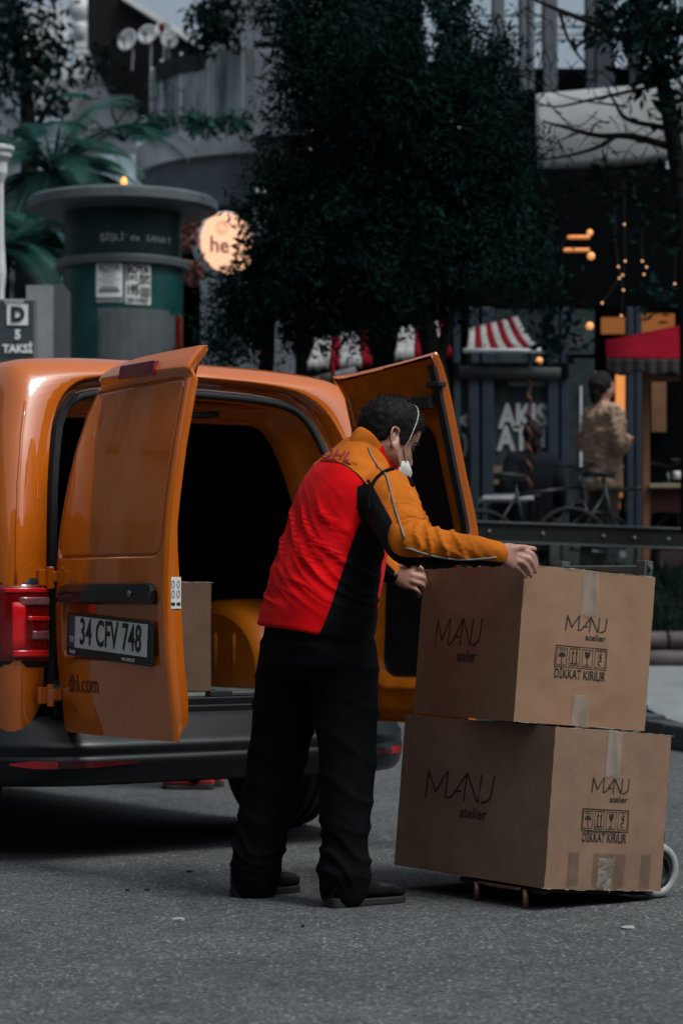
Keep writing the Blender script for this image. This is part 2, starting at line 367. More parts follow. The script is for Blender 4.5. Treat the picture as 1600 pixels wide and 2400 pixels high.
b = MB(); b.box((0, .9, .33), (1.5, 1.6, .10)); b.box((0, 2.6, .33), (1.5, 2.2, .16)); b.tube([(-.45, .1, .30), (-.45, .9, .28)], .04, 10); b.tube([(-.7, .72, .30), (.7, .72, .30)], .045, 10)
b.build('underbody', mat('underbody', (.008, .008, .008), .9), van)
# side rub strip and arch cut-out lips
for sx in (-1, 1):
    for yy in (.74, 3.42):
        wl = empty('wheel', (sx * .77, yy, .3175)); wl.parent = van
        b = MB(); prof = [(.20, -.098), (.27, -.101), (.302, -.096), (.314, -.075), (.3175, -.04), (.3175, .04), (.314, .075), (.302, .096), (.27, .101), (.20, .098), (.20, -.098)]
        a = np.arange(48) / 48 * 2 * np.pi
        b.rings([np.stack([np.full(48, x), r * np.cos(a), r * np.sin(a)], 1) for r, x in prof], cap=False)
        t_ = recalc(b.build('tyre', M['rubber'], wl, smooth=True))
        for gx in (-.05, 0, .05):                              # tread grooves stand as raised ribs between dark gaps
            b2 = MB(); b2.rings([np.stack([np.full(48, gx + dx), r * np.cos(a), r * np.sin(a)], 1) for r, dx in ((.3165, -.02), (.320, -.018), (.320, .018), (.3165, .02))], cap=False)
            recalc(b2.build('tread_rib', M['rubber'], wl, smooth=True))
        b = MB(); prof = [(.2, -.08), (.19, -.085), (.17, -.03), (.05, -.045), (.0, -.05), ]
        b.rings([np.stack([np.full(48, -sx * x * 1.0), r * np.cos(a), r * np.sin(a)], 1) for r, x in prof], cap=False)
        b.rings([np.stack([np.full(48, sx * x), r * np.cos(a), r * np.sin(a)], 1) for r, x in [(.2, -.09), (.185, -.05), (.05, -.03), (0, -.03)]], cap=False)
        b.build('rim', M['steel'], wl, smooth=True)
# tail lights hug the rear corner
def corner_pt(s, z, d=0):          # s: 0 at the door gap, 1 at the side; d proud of the paint
    path = [(.708, .004), (.74, .002), (.80, .006), (.846, .02), (.872, .045), (.886, .08), (.893, .12), (.895, .19)]
    p = spline(path, 60); i = s * 59; x = np.interp(i, range(60), p[:, 0]); y = np.interp(i, range(60), p[:, 1])
    t = np.gradient(p, axis=0); t /= np.linalg.norm(t, axis=1)[:, None]; nx = np.interp(i, range(60), t[:, 1]); ny = -np.interp(i, range(60), t[:, 0])
    zf = np.interp(z, [.5, 1.0, 1.2], [0, 0, -.010])
    return np.stack([x + nx * d + zf, y + ny * d + yr(z), z], -1)
def corner_patch(name, m, s0, s1, z0, z1, d, parent, sx, r=.0, ns=14, nz=8, dome=0):
    S, Z = np.meshgrid(np.linspace(s0, s1, ns), np.linspace(z0, z1, nz), indexing='ij')
    e = np.minimum.reduce([(S - s0) / (s1 - s0), (s1 - S) / (s1 - s0), (Z - z0) / (z1 - z0), (z1 - Z) / (z1 - z0)])
    D = d * np.clip(e * 8, 0, 1) ** .5 + dome * np.sin(np.pi * (S - s0) / (s1 - s0)) * np.sin(np.pi * (Z - z0) / (z1 - z0))
    G = corner_pt(S, Z, D); 
    if sx < 0: G = G * np.array([-1, 1, 1])
    bb = MB(); bb.grid(G, flip=sx > 0); return bb.build(name, m, parent, smooth=True)
for sx in (-1, 1):
    tl = corner_patch('tail_light', M['gloss_black'], .0, .80, .70, 1.018, .010, van, sx, ns=20, nz=20)
    corner_patch('lens', M['redlens'], .03, .77, .712, 1.006, .016, tl, sx, ns=20, nz=20)
    corner_patch('lens_band', M['redlens_bright'], .30, .46, .745, .955, .021, tl, sx)
    corner_patch('lens_band', M['redlens_bright'], .05, .46, .735, .765, .022, tl, sx)
    corner_patch('lens_band', M['redlens_bright'], .05, .32, .865, .885, .021, tl, sx)
    corner_patch('lens_band', M['redlens_bright'], .03, .6, .965, .985, .019, tl, sx)
    corner_patch('lamp_cell', M['clearlens'], .05, .40, .918, .955, .022, tl, sx)
    corner_patch('lamp_cell', M['clearlens'], .05, .27, .795, .835, .020, tl, sx)

# ------------------------------------------------------------------ rear doors
def door_sheet(W, nx, nz, edge, feat, ztop, prof):
    """outer skin as a grid; x from hinge edge (tumbles home) to the straight free edge"""
    t = np.linspace(0, 1, nz)[None, :]; u = np.linspace(0, 1, nx)[:, None]
    Z = ZB + t * (ztop(u) - ZB); E = edge(Z); X = E + u * (W - E)
    return np.stack([X, prof(Z) + feat(X, Z, E), Z], -1)
def rrect(x, z, x0, x1, z0, z1, r):
    cx, cz = (x0 + x1) / 2, (z0 + z1) / 2; dx = np.abs(x - cx) - (x1 - x0) / 2 + r; dz = np.abs(z - cz) - (z1 - z0) / 2 + r
    return np.hypot(np.maximum(dx, 0), np.maximum(dz, 0)) + np.minimum(np.maximum(dx, dz), 0) - r
sstep = lambda a, b_, x: (lambda t: t * t * (3 - 2 * t))(np.clip((x - a) / (b_ - a), 0, 1))
hing = lambda z: .70 - np.interp(z, [q[1] for q in OPN[:10]], [q[0] for q in OPN[:10]])
ZB = .47
TZ_, TH_ = [.47, .52, .6, .9, 1.2, 1.5, 1.7, 1.86], [.015, .055, .064, .060, .032, .028, .028, .02]
DW = .780
def edgeL(z): return -.012 + hing(np.minimum(z, 1.70)) * .95
ztL = lambda u: np.interp(u, [0, .06, .15, .4, 1], [1.70, 1.735, 1.755, 1.778, 1.795])
def featL(x, z, xe):
    e = np.minimum(x - xe, DW - x)
    y = .030 * np.clip(1 - (x - xe) / .05, 0, 1) ** 2.2 + .010 * np.clip(1 - (DW - x) / .02, 0, 1) ** 2 - .022 * np.sin(np.pi * np.clip((x - xe) / (DW - xe), 0, 1)) 
    win = rrect(x - (xe + .012) * 1, z, .035, DW - .10 - .0, 1.095, 1.685, .06)
    win = np.maximum(np.maximum(xe + .040 - x, x - (DW - .032)), np.maximum(1.092 - z, z - (1.678 + .02 * (x - .4))))
    wr = rrect(x, z, .03, DW - .032, 1.092, 1.70, .05); win = np.maximum(win, wr)
    y = y + .013 * np.exp(-(win / .0042) ** 2) + .003 * (win < 0)
    plate = rrect(x, z, .075, .735, .735, .985, .035); y = y + .020 * (1 - sstep(-.022, .004, plate))
    y = y - .022 * sstep(1.685, 1.72, z)
    low = rrect(x, z, .05, DW - .05, .50, .70, .05)
    return y
def make_door(name, hx, ang, W, edge, feat, nx, nz, mirror, label, ztop, prof):
    d = empty(name, (hx, 0, 0), ang); d.parent = van; d['label'] = label
    sgn = -1 if mirror else 1
    G = door_sheet(W, nx, nz, edge, feat, ztop, prof); G2 = G * np.array([sgn, 1, 1])
    b = MB(); b.grid(G2, flip=mirror)
    # rolled rim: the skin's border turned inwards
    bd = np.concatenate([G[:, 0], G[-1, 1:], G[::-1, -1][1:], G[0, ::-1][1:-1]])
    th = np.interp(bd[:, 2], TZ_, TH_)
    c = np.array([W * .5, 0, 1.1])
    def shrink(p, k): q = p.copy(); q[:, 0] = p[:, 0] + np.sign(c[0] - p[:, 0]) * np.minimum(k, np.abs(c[0] - p[:, 0])); q[:, 2] += np.sign(c[2] - p[:, 2]) * np.minimum(k, np.abs(c[2] - p[:, 2])); return q
    r1 = bd + np.stack([0 * th, np.minimum(th, .012), 0 * th], 1); r2 = shrink(bd, .010) + np.stack([0 * th, np.minimum(th, .016), 0 * th], 1); r3 = shrink(bd, .012) + np.stack([0 * th, th, 0 * th], 1)
    b.rings([q * np.array([sgn, 1, 1]) for q in (bd, r1, r2, r3)], cap=False)
    o = b.build('door_skin', M['orange'], d, smooth=True)
    return d, G, r3, sgn
ld, GL, rimL, _ = make_door('rear_door', -.70, -R_(90), DW, edgeL, featL, 260, 420, False, 'wide orange rear door swung open, with number plate and long handle strip', ztL, yL)
def dl(x, z, d=0): return np.array([x, float(yL(z)) - .022 * math.sin(math.pi * x / DW) - d, z])    # point on left door face, d proud
M['pan'] = zoned('door_inner', (.55, .14, .004), [('hole', (.012, .012, .013))], rough=.45, bump=.05)
# inner pan of the wide door (faces away, closes the shell)
def inner_pan(d, W, edge, sgn, hole, ztop, prof, nx=40, nz=60):
    t = np.linspace(.012, .985, nz)[None, :]; u = np.linspace(0, 1, nx)[:, None]
    Z = ZB + t * (ztop(u) - ZB); E = edge(Z) + .012; X = E + u * (W - .012 - E)
    G = np.stack([X, prof(Z) + np.interp(Z, TZ_, TH_), Z], -1)
    hd = hole(G[:, :, 0], G[:, :, 2])
    G[:, :, 1] += .012 * np.exp(-((hd - .03) / .018) ** 2) - .55 * np.interp(G[:, :, 2], TZ_, TH_) * (1 - sstep(-.02, .006, hd))
    b = MB(); b.grid(G * np.array([sgn, 1, 1]), flip=sgn > 0)
    o = b.build('inner_panel', M['pan'], d, smooth=True); attr(o, 'hole', -.010 - hd.reshape(-1)); return o
inner_pan(ld, DW, edgeL, 1, lambda x, z: rrect(x, z, .14, .66, .62, 1.60, .08), ztL, yL)
# fittings of the wide door
hb = MB(); S_ = spline([(.075, .962), (.11, .995), (.30, 1.0), (.58, 1.0), (.70, .998), (.725, .975)], 40)
rs = []
for x, zt in S_:
    zb = .925 if x > .09 else .935
    p0 = dl(x, .96); y = p0[1]
    rs.append(np.array([(x, y + .004, zt), (x, y - .016, zt - .004), (x, y - .024, zt - .03), (x, y - .022, zb + .01), (x, y + .004, zb)]))
hb.rings(rs); recalc(hb.build('handle_strip', M['gloss_black'], ld, smooth=False, bevel=.003))
b = MB(); a_ = np.arange(20) / 20 * 2 * np.pi; b.rings([np.stack([.61 + .011 * k * np.cos(a_), np.full(20, dl(.61, .96)[1] - .026 - dd), .962 + .011 * k * np.sin(a_)], 1) for k, dd in ((1, 0), (1, .002), (.6, .0025))])
b.build('lock_cylinder', M['steel'], ld, smooth=True)
px0, pz0 = .435, .815                                            # number plate, a little crooked
tilt = R_(3.0)
xd = unit(np.array(dl(px0 + .2, pz0)) - dl(px0 - .2, pz0)); zd = np.array([0, 0, 1.0]); zd2 = zd * math.cos(tilt) + xd * math.sin(tilt) * .0; xd2 = xd * math.cos(-tilt) + zd * math.sin(-tilt) * 1
PM = frame(dl(px0, pz0, -.012), xd2, zd + xd * .10)
PMn = np.array(PM)
def onplate(x, y, z): return PMn[:3, 3] + PMn[:3, 0] * x + PMn[:3, 1] * y + PMn[:3, 2] * z
def plate_box(name, x0, x1, y0, y1, z0, z1, m, bevel=.001):
    v = [onplate(x, y, z) for z in (z0, z1) for (x, y) in ((x0, y0), (x1, y0), (x1, y1), (x0, y1))]
    bb = MB(); bb.add(v, [(3, 2, 1, 0), (4, 5, 6, 7), (0, 1, 5, 4), (1, 2, 6, 5), (2, 3, 7, 6), (3, 0, 4, 7)]); return bb.build(name, m, ld, bevel=bevel)
plate_box('plate_frame', -.285, .285, -.082, .068, 0, .016, M['black'], .004)
plate_box('number_plate', -.262, .262, -.052, .058, .0165, .0185, mat('plate_white', (.62, .62, .60), .4, var=.08))
plate_box('plate_band', -.262, -.222, -.052, .058, .0186, .0195, mat('plate_blue', (.035, .06, .10), .4), 0)
def plm(x, y, z=.0196): Mx = PMn.copy(); Mx[:3, 3] = onplate(x, y, z); return Mx.tolist()
words('plate_number', '34 CFV 748', .128, M['ink'], ld, plm(.020, .003), xs=.655, bold=.0022, space=1.03)
words('plate_letters', 'TR', .03, M['white'], ld, plm(-.242, -.025), xs=.9)
words('dealer_name', 'Arek', .022, M['white'], ld, plm(-.24, -.067, .0165), xs=.9)
words('dealer_address', 'vw.com.tr', .024, M['white'], ld, plm(.14, -.067, .0165), xs=.9)
def dlm(x, z, d=.001): return frame(dl(x, z, d), np.array(dl(x + .02, z)) - dl(x - .02, z), np.array(dl(x, z + .02)) - dl(x, z - .02))
wa_ = words('web_address', 'dhl.com', .095, mat('red_brown_print', (.055, .006, .004), .5), ld, dlm(.222, .645, .004), xs=.78, ext=0)
v_ = np.array([q.co[:] for q in wa_.data.vertices]); X_, Z_ = v_[:, 0][:, None], v_[:, 2][:, None]; v_[:, 1] = (yL(Z_) + featL(X_, Z_, edgeL(Z_)))[:, 0] - .0022; wa_.data.vertices.foreach_set('co', v_.ravel()); wa_.data.update()
b = MB(); rs = []
for x in np.linspace(.385, .60, 14):
    z = 1.728 + .02 * (x - .4); y0 = yL(z) - .032 - .022 * math.sin(math.pi * x / DW); q = .012 if x > .405 else .0
    rs.append(np.array([(x, y0 + .02, z + .026), (x, y0 - .002, z + .023), (x, y0 - .012, z - .026), (x, y0 + .006, z - .028)]))
b.rings(rs); recalc(b.build('brake_light', mat('dark_red_lens', (.16, .004, .012), .18, coat=1, var=.2, scale=60), ld, bevel=.003))
b = MB(); b.box((DW - .0105, float(yL(.95)) + .045, .965), (.004, .042, .105)); b.build('warning_sticker', M['white'], ld)
for dz in (.015, -.012):
    b = MB()
    for sx in (-.010, .010): b.tube([(DW - .0075, float(yL(.95)) + .045 + sx + .005 * math.cos(k / 8 * 6.283), .975 + dz * 1.2 + .013 * math.sin(k / 8 * 6.283)) for k in range(9)], .001, 4)
    b.build('sticker_mark', M['ink'], ld)
b = MB(); b.box((DW - .008, float(yL(.95)) + .035, .928), (.002, .014, .010)); b.box((DW - .008, float(yL(.95)) + .056, .928), (.002, .014, .010)); b.build('sticker_mark', M['ink'], ld)
for z in (.60, 1.02):                                            # hinges of the wide door
    b = MB(); b.tube([(-.722, -.022, z - .04), (-.722, -.022, z + .04)], .014, 12); b.box((-.74, -.004, z), (.045, .02, .06)); b.box((-.702, -.03, z + .004), (.035, .02, .04))
    b.build('hinge', M['orange'], van, bevel=.004)
b = MB(); zz = np.linspace(.50, 1.70, 20); hw = np.interp(zz, [q[1] for q in OPN[:10]], [q[0] for q in OPN[:10]])
b.rings([np.array([(-h - .010, float(yr(z)) + .0, z), (-h - .010, float(yr(z)) + .04, z), (-h + .03, float(yr(z)) + .05, z), (-h + .03, float(yr(z)) + .03, z)]) for z, h in zip(zz, hw)]); recalc(b.build('gap_seal', M['rubber'], van))
# narrow door, inner side towards the camera
RW = .565
def edgeR(z): return -.012 + hing(np.minimum(z, 1.60)) * .9 - .05 * np.clip((z - 1.72) / .1, 0, 1)
ztR = lambda u: np.interp(u, [0, .1, 1], [1.795, 1.80, 1.85])
def featR(x, z, xe):
    y = .030 * np.clip(1 - (x - xe) / .05, 0, 1) ** 2.2 - .016 * np.sin(np.pi * np.clip((x - xe) / (RW - xe), 0, 1)); return y
rd, GR, rimR, _ = make_door('rear_door', .70, R_(101), RW, edgeR, featR, 40, 90, True, 'narrow orange rear door swung open, its inner side and dark pane showing', ztR, yR)
def holeR(x, z):
    k = .055 + np.interp(z, [.5, 1.0, 1.3, 1.6], [0, .0, .02, .055]); return rrect(x, z, 0, 1, .635, 1.63 - .0, .07) * 0 + np.maximum(rrect(x, z, .10, RW - .09, .635, 1.615, .085), (.095 + np.interp(z, [1.0, 1.3, 1.62], [0, .02, .07])) - x)
inner_pan(rd, RW, edgeR, -1, holeR, ztR, yR, 90, 150)
b = MB(); zz = np.linspace(.52, 1.80, 40); thk = np.interp(zz, TZ_, TH_)
b.rings([np.array([(-(RW - .010), float(yR(z)) + t + .002, z), (-(RW - .014), float(yR(z)) + t + .016, z), (-(RW - .040), float(yR(z)) + t + .018, z), (-(RW - .050), float(yR(z)) + t + .004, z)]) for z, t in zip(zz, thk)]); recalc(b.build('weather_seal', M['rubber'], rd))
b = MB(); b.box((-(RW - .09), float(yR(1.66)) + .065, 1.672), (.095, .03, .05)); b.box((-(RW - .17), float(yR(1.66)) + .062, 1.68), (.07, .02, .012)); b.box((-(RW - .17), float(yR(1.66)) + .062, 1.662), (.06, .02, .010)); b.box((-(RW - .03), float(yR(1.72)) + .04, 1.735), (.07, .04, .02))
b.build('upper_latch', M['black'], rd, bevel=.004)
b = MB(); b.box((-(RW - .06), float(yR(.55)) + .08, .545), (.09, .03, .045)); b.build('lower_latch', M['black'], rd, bevel=.004)
for z in (.60, 1.02):
    b = MB(); b.tube([(.722, -.022, z - .04), (.722, -.022, z + .04)], .014, 12); b.box((.74, -.004, z), (.045, .02, .06)); b.box((.71, -.03, z + .004), (.03, .03, .04)); b.build('hinge', M['orange'], van, bevel=.004)
b = MB(); b.tube([(.66, .06, .62), (.72, -.03, .62)], .008, 8); b.build('check_strap', M['steel'], van)
# ------------------------------------------------------------------ cardboard boxes
def cardboard(name, c, dark):
    m = bpy.data.materials.new(name); m.use_nodes = True; t = m.node_tree; b = t.nodes['Principled BSDF']; L = t.links.new; N = t.nodes.new
    tc = N('ShaderNodeTexCoord')
    n = N('ShaderNodeTexNoise'); n.inputs['Scale'].default_value = 7; n.inputs['Detail'].default_value = 9; n.inputs['Roughness'].default_value = .65; L(tc.outputs['Object'], n.inputs['Vector'])
    r = N('ShaderNodeValToRGB'); r.color_ramp.elements[0].position = .3; r.color_ramp.elements[1].position = .72
    r.color_ramp.elements[0].color = (*dark, 1); r.color_ramp.elements[1].color = (*c, 1); L(n.outputs['Fac'], r.inputs[0])
    f = N('ShaderNodeTexNoise'); f.inputs['Scale'].default_value = 420; f.inputs['Detail'].default_value = 3; L(tc.outputs['Object'], f.inputs['Vector'])
    mr = N('ShaderNodeMapRange'); mr.inputs['To Min'].default_value = .72; mr.inputs['To Max'].default_value = 1.28; L(f.outputs['Fac'], mr.inputs[0])
    mx = N('ShaderNodeMix'); mx.data_type = 'RGBA'; mx.blend_type = 'MULTIPLY'; mx.inputs[0].default_value = 1; L(r.outputs[0], mx.inputs[6]); L(mr.outputs[0], mx.inputs[7])
    L(mx.outputs[2], b.inputs['Base Color']); b.inputs['Roughness'].default_value = .82; b.inputs['Specular IOR Level'].default_value = .25
    wv = N('ShaderNodeTexWave'); wv.bands_direction = 'Z'; wv.inputs['Scale'].default_value = 40; wv.inputs['Distortion'].default_value = .3; L(tc.outputs['Object'], wv.inputs['Vector'])
    ad = N('ShaderNodeMath'); ad.operation = 'ADD'; L(n.outputs['Fac'], ad.inputs[0])
    mm = N('ShaderNodeMath'); mm.operation = 'MULTIPLY'; mm.inputs[1].default_value = .025; L(wv.outputs['Fac'], mm.inputs[0]); L(mm.outputs[0], ad.inputs[1])
    bp = N('ShaderNodeBump'); bp.inputs['Strength'].default_value = .35; bp.inputs['Distance'].default_value = .004; L(ad.outputs[0], bp.inputs['Height']); L(bp.outputs[0], b.inputs['Normal'])
    return m
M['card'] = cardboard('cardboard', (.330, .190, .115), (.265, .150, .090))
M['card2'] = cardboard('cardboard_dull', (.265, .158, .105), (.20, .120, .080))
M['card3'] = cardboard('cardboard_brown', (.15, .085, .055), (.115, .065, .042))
M['card_edge'] = mat('torn_paper', (.52, .46, .39), .9, var=.35, scale=40)
M['tape'] = mat('packing_tape', (.46, .42, .37), .16, coat=.8, var=.30, scale=30, bump=1.0, bscale=70, bdist=.004, stretch=(1, 1, .35))
M['tape_dull'] = mat('old_tape', (.20, .13, .09), .35, var=.25, scale=30)
M['tape'].node_tree.nodes['Principled BSDF'].inputs['Alpha'].default_value = .42; M['tape_dull'].node_tree.nodes['Principled BSDF'].inputs['Alpha'].default_value = .45
BL, BW, BH = .75, .48, .482
def strokes(b, pts, wd, fr, k=.0008):          # flat ribbons on a face; fr(x, y, d) -> point
    pts = np.asarray(pts, float)
    for p, q in zip(pts[:-1], pts[1:]):
        t = (q - p) / (np.linalg.norm(q - p) + 1e-9); n = np.array([-t[1], t[0]]) * wd / 2; p2, q2 = p - t * wd * .3, q + t * wd * .3
        c4 = [p2 + n, q2 + n, q2 - n, p2 - n]
        b.add([fr(*c, -.0003) for c in c4] + [fr(*c, k) for c in c4], [(3, 2, 1, 0), (4, 5, 6, 7), (0, 1, 5, 4), (1, 2, 6, 5), (2, 3, 7, 6), (3, 0, 4, 7)])
LOGO = [[(0, .08), (.02, .85)], [(.02, .97), (.15, .28)], [(.15, .28), (.31, .97)], [(.325, .97), (.305, .12)], [(.34, .12), (.40, .22), (.45, .38), (.60, .97)], [(.43, .37), (.53, .39)],
        [(.60, .97), (.585, .10)], [(.61, .97), (.79, .10)], [(.82, .97), (.80, .12)], [(1.0, .97), (.985, .40), (.965, .25), (.92, .15), (.85, .10)]]
def logo(parent, fr, x0, y0, w_, h_, wd, txt, name='printed_logo'):
    b = MB()
    for s in LOGO: strokes(b, [(x0 + x * w_, y0 + y * h_) for x, y in s], wd, fr)
    recalc(b.build(name, M['ink'], parent))
    o, ex, ey = fr(x0 + w_ * .74, y0 - h_ * .28, .0004), fr(x0 + w_, y0, 0) - fr(x0, y0, 0), fr(x0, y0 + h_, 0) - fr(x0, y0, 0)
    return words('printed_word', 'atelier', txt, M['ink'], parent, frame(o, ex, ey), bold=txt * .022, space=1.05, ext=0)
def icons(parent, fr, x0, y0, w_, h_):
    F_ = lambda x, y, d: fr(x0 + x * w_, y0 + y * h_, d); asp = w_ / h_
    G_ = lambda x, y, d: fr(x0 + x * h_, y0 + y * h_, d)          # square units of the box height
    b = MB(); t = .035
    def rect(xa, ya, xb, yb, wd=t): strokes(b, [(xa, ya), (xb, ya), (xb, yb), (xa, yb), (xa, ya)], wd, G_)
    rect(0, 0, asp, 1); cw = asp / 4
    for k in range(4): rect(k * cw + .07, .1, (k + 1) * cw - .07, .9, .022)
    recalc(b.build('handling_mark_frame', M['ink'], parent))
    b = MB(); cx = cw * .5; a = np.linspace(0, np.pi, 12)                                    # umbrella with rain
    b.add([G_(cx + .19 * np.cos(q), .50 + .20 * np.sin(q), .001) for q in a], [tuple(range(12))])
    strokes(b, [(cx, .5), (cx, .22), (cx + .04, .18), (cx + .08, .22)], .03, G_)
    for k in (-.13, -.04, .05, .13): strokes(b, [(cx + k, .84), (cx + k + .03, .76)], .02, G_)
    b.build('umbrella_mark', M['ink'], parent)
    b = MB(); cx = cw * 1.5                                                                  # two arrows on a bar
    for k in (-.10, .10):
        strokes(b, [(cx + k, .24), (cx + k, .70)], .05, G_); b.add([G_(cx + k - .07, .68, .001), G_(cx + k + .07, .68, .001), G_(cx + k, .84, .001)], [(0, 1, 2)])
    strokes(b, [(cx - .19, .20), (cx + .19, .20)], .05, G_); b.build('arrows_mark', M['ink'], parent)
    b = MB(); cx = cw * 2.5                                                                  # cracked glass
    b.add([G_(cx + x, y, .001) for x, y in ((-.15, .82), (-.05, .82), (-.02, .72), (.03, .82), (.15, .82), (.12, .60), (.04, .50), (-.04, .50), (-.12, .60))], [tuple(range(8, -1, -1))])
    strokes(b, [(cx, .5), (cx, .22)], .03, G_); strokes(b, [(cx - .1, .19), (cx + .1, .19)], .03, G_); b.build('glass_mark', M['ink'], parent)
    b = MB(); cx = cw * 3.5                                                                  # hook, crossed out
    strokes(b, [(cx + .02, .82), (cx + .05, .70), (cx - .03, .60), (cx + .04, .50)], .04, G_); q = np.linspace(.6, 5.0, 12)
    strokes(b, [(cx + .09 * math.cos(k), .32 + .12 * math.sin(k)) for k in q], .045, G_); strokes(b, [(cx - .11, .54), (cx + .11, .74)], .03, G_); strokes(b, [(cx - .11, .74), (cx + .11, .54)], .03, G_)
    b.build('hook_mark', M['ink'], parent)
def carton(name, Mx, L, W, H, cm, label, group, seed, prints=True):
    rt = empty(name, (0, 0, 0), 0, label, 'box', group); rt.matrix_world = Matrix(Mx)
    r = np.random.default_rng(seed); b = MB()
    faces = [((-L, 0, 0), (L, 0, 0), (0, 0, H)), ((0, 0, 0), (0, W, 0), (0, 0, H)), ((0, W, 0), (-L, 0, 0), (0, 0, H)), ((-L, W, 0), (0, -W, 0), (0, 0, H))]
    def wall(k, U, V, d=0.0):                                 # a wall, slightly bowed and dented; U, V in 0..1
        o, ex, ez = (np.array(q, float) for q in faces[k]); n = unit(np.cross(ex, ez)); U, V = np.asarray(U, float), np.asarray(V, float); sh = U.shape; U, V = U.ravel(), V.ravel()
        G = o + U[:, None] * ex + V[:, None] * ez; e = np.clip(U * (1 - U) * V * (1 - V) * 16, 0, 1)
        G = G + n * (.0045 * e + .0035 * vnoise(G * 6 + seed, seed) * e ** .5 + .0015 * vnoise(G * 22 + seed, seed + 1) * e ** .5 + d)[:, None]
        ed_ = np.exp(-np.minimum(U, 1 - U) * 60) * vnoise(np.stack([U * 0, V * 18, U * 0], -1) + seed * 3, seed)
        return (G + (ed_ * .002)[:, None] * unit(ex)).reshape(sh + (3,))
    for k in range(4):
        U, V = np.meshgrid(np.linspace(0, 1, 60), np.linspace(0, 1, 44), indexing='ij'); b.grid(wall(k, U, V))
    b.add([(-L, 0, 0), (0, 0, 0), (0, W, 0), (-L, W, 0)], [(3, 2, 1, 0)])
    bb = b.build('carton', cm, rt, smooth=True)
    for k, (y0, y1) in enumerate(((.0, W / 2 - .001), (W / 2 + .001, W))):   # top flaps, not quite flat
        U, V = np.meshgrid(np.linspace(0, 1, 16), np.linspace(0, 1, 8), indexing='ij')
        lift = .004 + .004 * np.sin(U * 7 + seed + k * 2) * (V if k == 0 else 1 - V) + (.0)
        G = np.stack([-L + U * L, y0 + V * (y1 - y0), H - .002 + lift * (V if k == 0 else 1 - V)], -1)
        f = MB(); f.grid(G); f.grid(G - np.array([0, 0, .004]), flip=True)
        f.build('top_flap', cm, rt)
    lip = MB()                                                 # frayed paper along creases
    for p, q, n_ in (((-L, 0, H), (0, 0, H), 40), ((0, 0, H), (0, W, H), 36), ((0, 0, 0), (0, W, 0), 26)):
        p, q = np.array(p, float), np.array(q, float)
        for t in np.sort(r.random(n_)):
            c = p + (q - p) * t; l = r.uniform(.004, .035); d = unit(q - p); off = np.array([r.uniform(-.001, .0015), r.uniform(-.0015, .001), r.uniform(-.002, .002)])
            wv = r.uniform(.0004, .0011)
            lip.box(c + off, (l, wv, wv * 1.3) if abs(d[0]) > .5 else ((wv, l, wv * 1.3) if abs(d[1]) > .5 else (wv, wv, l * .8)))
    lp = lip.build('torn_edge', M['card_edge'], rt); tag(lp, kind='stuff')
    fl = lambda x, y, d=0: wall(0, [x / L], [y / H], d + .0004)[0]
    fr = lambda x, y, d=0: wall(1, [x / W], [y / H], d + .0004)[0]
    def settle(o, k):                                          # lay flat lettering onto the bowed wall
        v = np.zeros(len(o.data.vertices) * 3); o.data.vertices.foreach_get('co', v); v = v.reshape(-1, 3)
        U = (v[:, 0] + L) / L if k == 0 else v[:, 1] / W; o.data.vertices.foreach_set('co', wall(k, U, v[:, 2] / H, .0012).ravel()); o.data.update()
    def strip(name, F_, x0, x1, y0, y1, m, ov=0):
        U, V = np.meshgrid(np.linspace(0, 1, 6), np.linspace(0, 1, 12), indexing='ij')
        jag = (r.random((6, 1)) - .5) * .02 * np.array([1 if k < 2 else 0 for k in range(12)])[None, :]
        G = np.array([[F_(x0 + (x1 - x0) * U[i, j], y0 + (y1 - y0) * V[i, j] + jag[i, j], .0012 + .0016 * r.random()) for j in range(12)] for i in range(6)])
        s = MB(); s.grid(G); s.build(name, m, rt, smooth=True)
    if prints:
        settle(logo(rt, fl, .19 * L, .46 * H, .45 * L, .20 * H, .0065, .050), 0)
        settle(logo(rt, fr, .335 * W, .60 * H, .31 * W, .105 * H, .004, .026), 1)
        icons(rt, fr, .27 * W, .37 * H, .39 * W, .135 * H)
        settle(words('warning_print', 'DİKKAT KIRILIR', .040, M['ink'], rt, frame((0, .465 * W, .325 * H), (0, 1, 0), (0, 0, 1)), xs=.62, bold=.0007, ext=0), 1)
        strip('tape', fr, .44 * W, .56 * W, .72 * H, .998 * H, M['tape']); strip('tape', fr, .43 * W, .55 * W, .002, .20 * H, M['tape'])
    return rt, strip, fl, fr
def tiltframe(o, yaw, pit, rol):
    T = Matrix.Rotation(rol, 4, 'Y') @ Matrix.Rotation(pit, 4, 'X') @ Matrix.Rotation(yaw, 4, 'Z'); T.translation = o; return T
TL_ = (-.0457, .0755)
LO = tiltframe((.6108, 7.2982, .0702), -.9482, *TL_)
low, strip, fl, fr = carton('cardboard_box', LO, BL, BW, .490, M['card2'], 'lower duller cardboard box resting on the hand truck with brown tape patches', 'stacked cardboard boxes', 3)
for x0 in (.18, .39, .57, .80):
    strip('tape_patch', fr, x0 * BW, (x0 + (.09 if x0 != .39 else .17)) * BW, .02 * .49, .235 * .49, M['tape_dull'])
strip('tape', fr, .44 * BW, .55 * BW, .003, .12 * .49, M['tape'])
UP = tiltframe((.5228, 7.3526, .5732), -1.1814, *TL_)
upb, strip, fl, fr = carton('cardboard_box', UP, .745, .455, .480, M['card'], 'upper brighter cardboard box steadied by the delivery man with both hands', 'stacked cardboard boxes', 5)
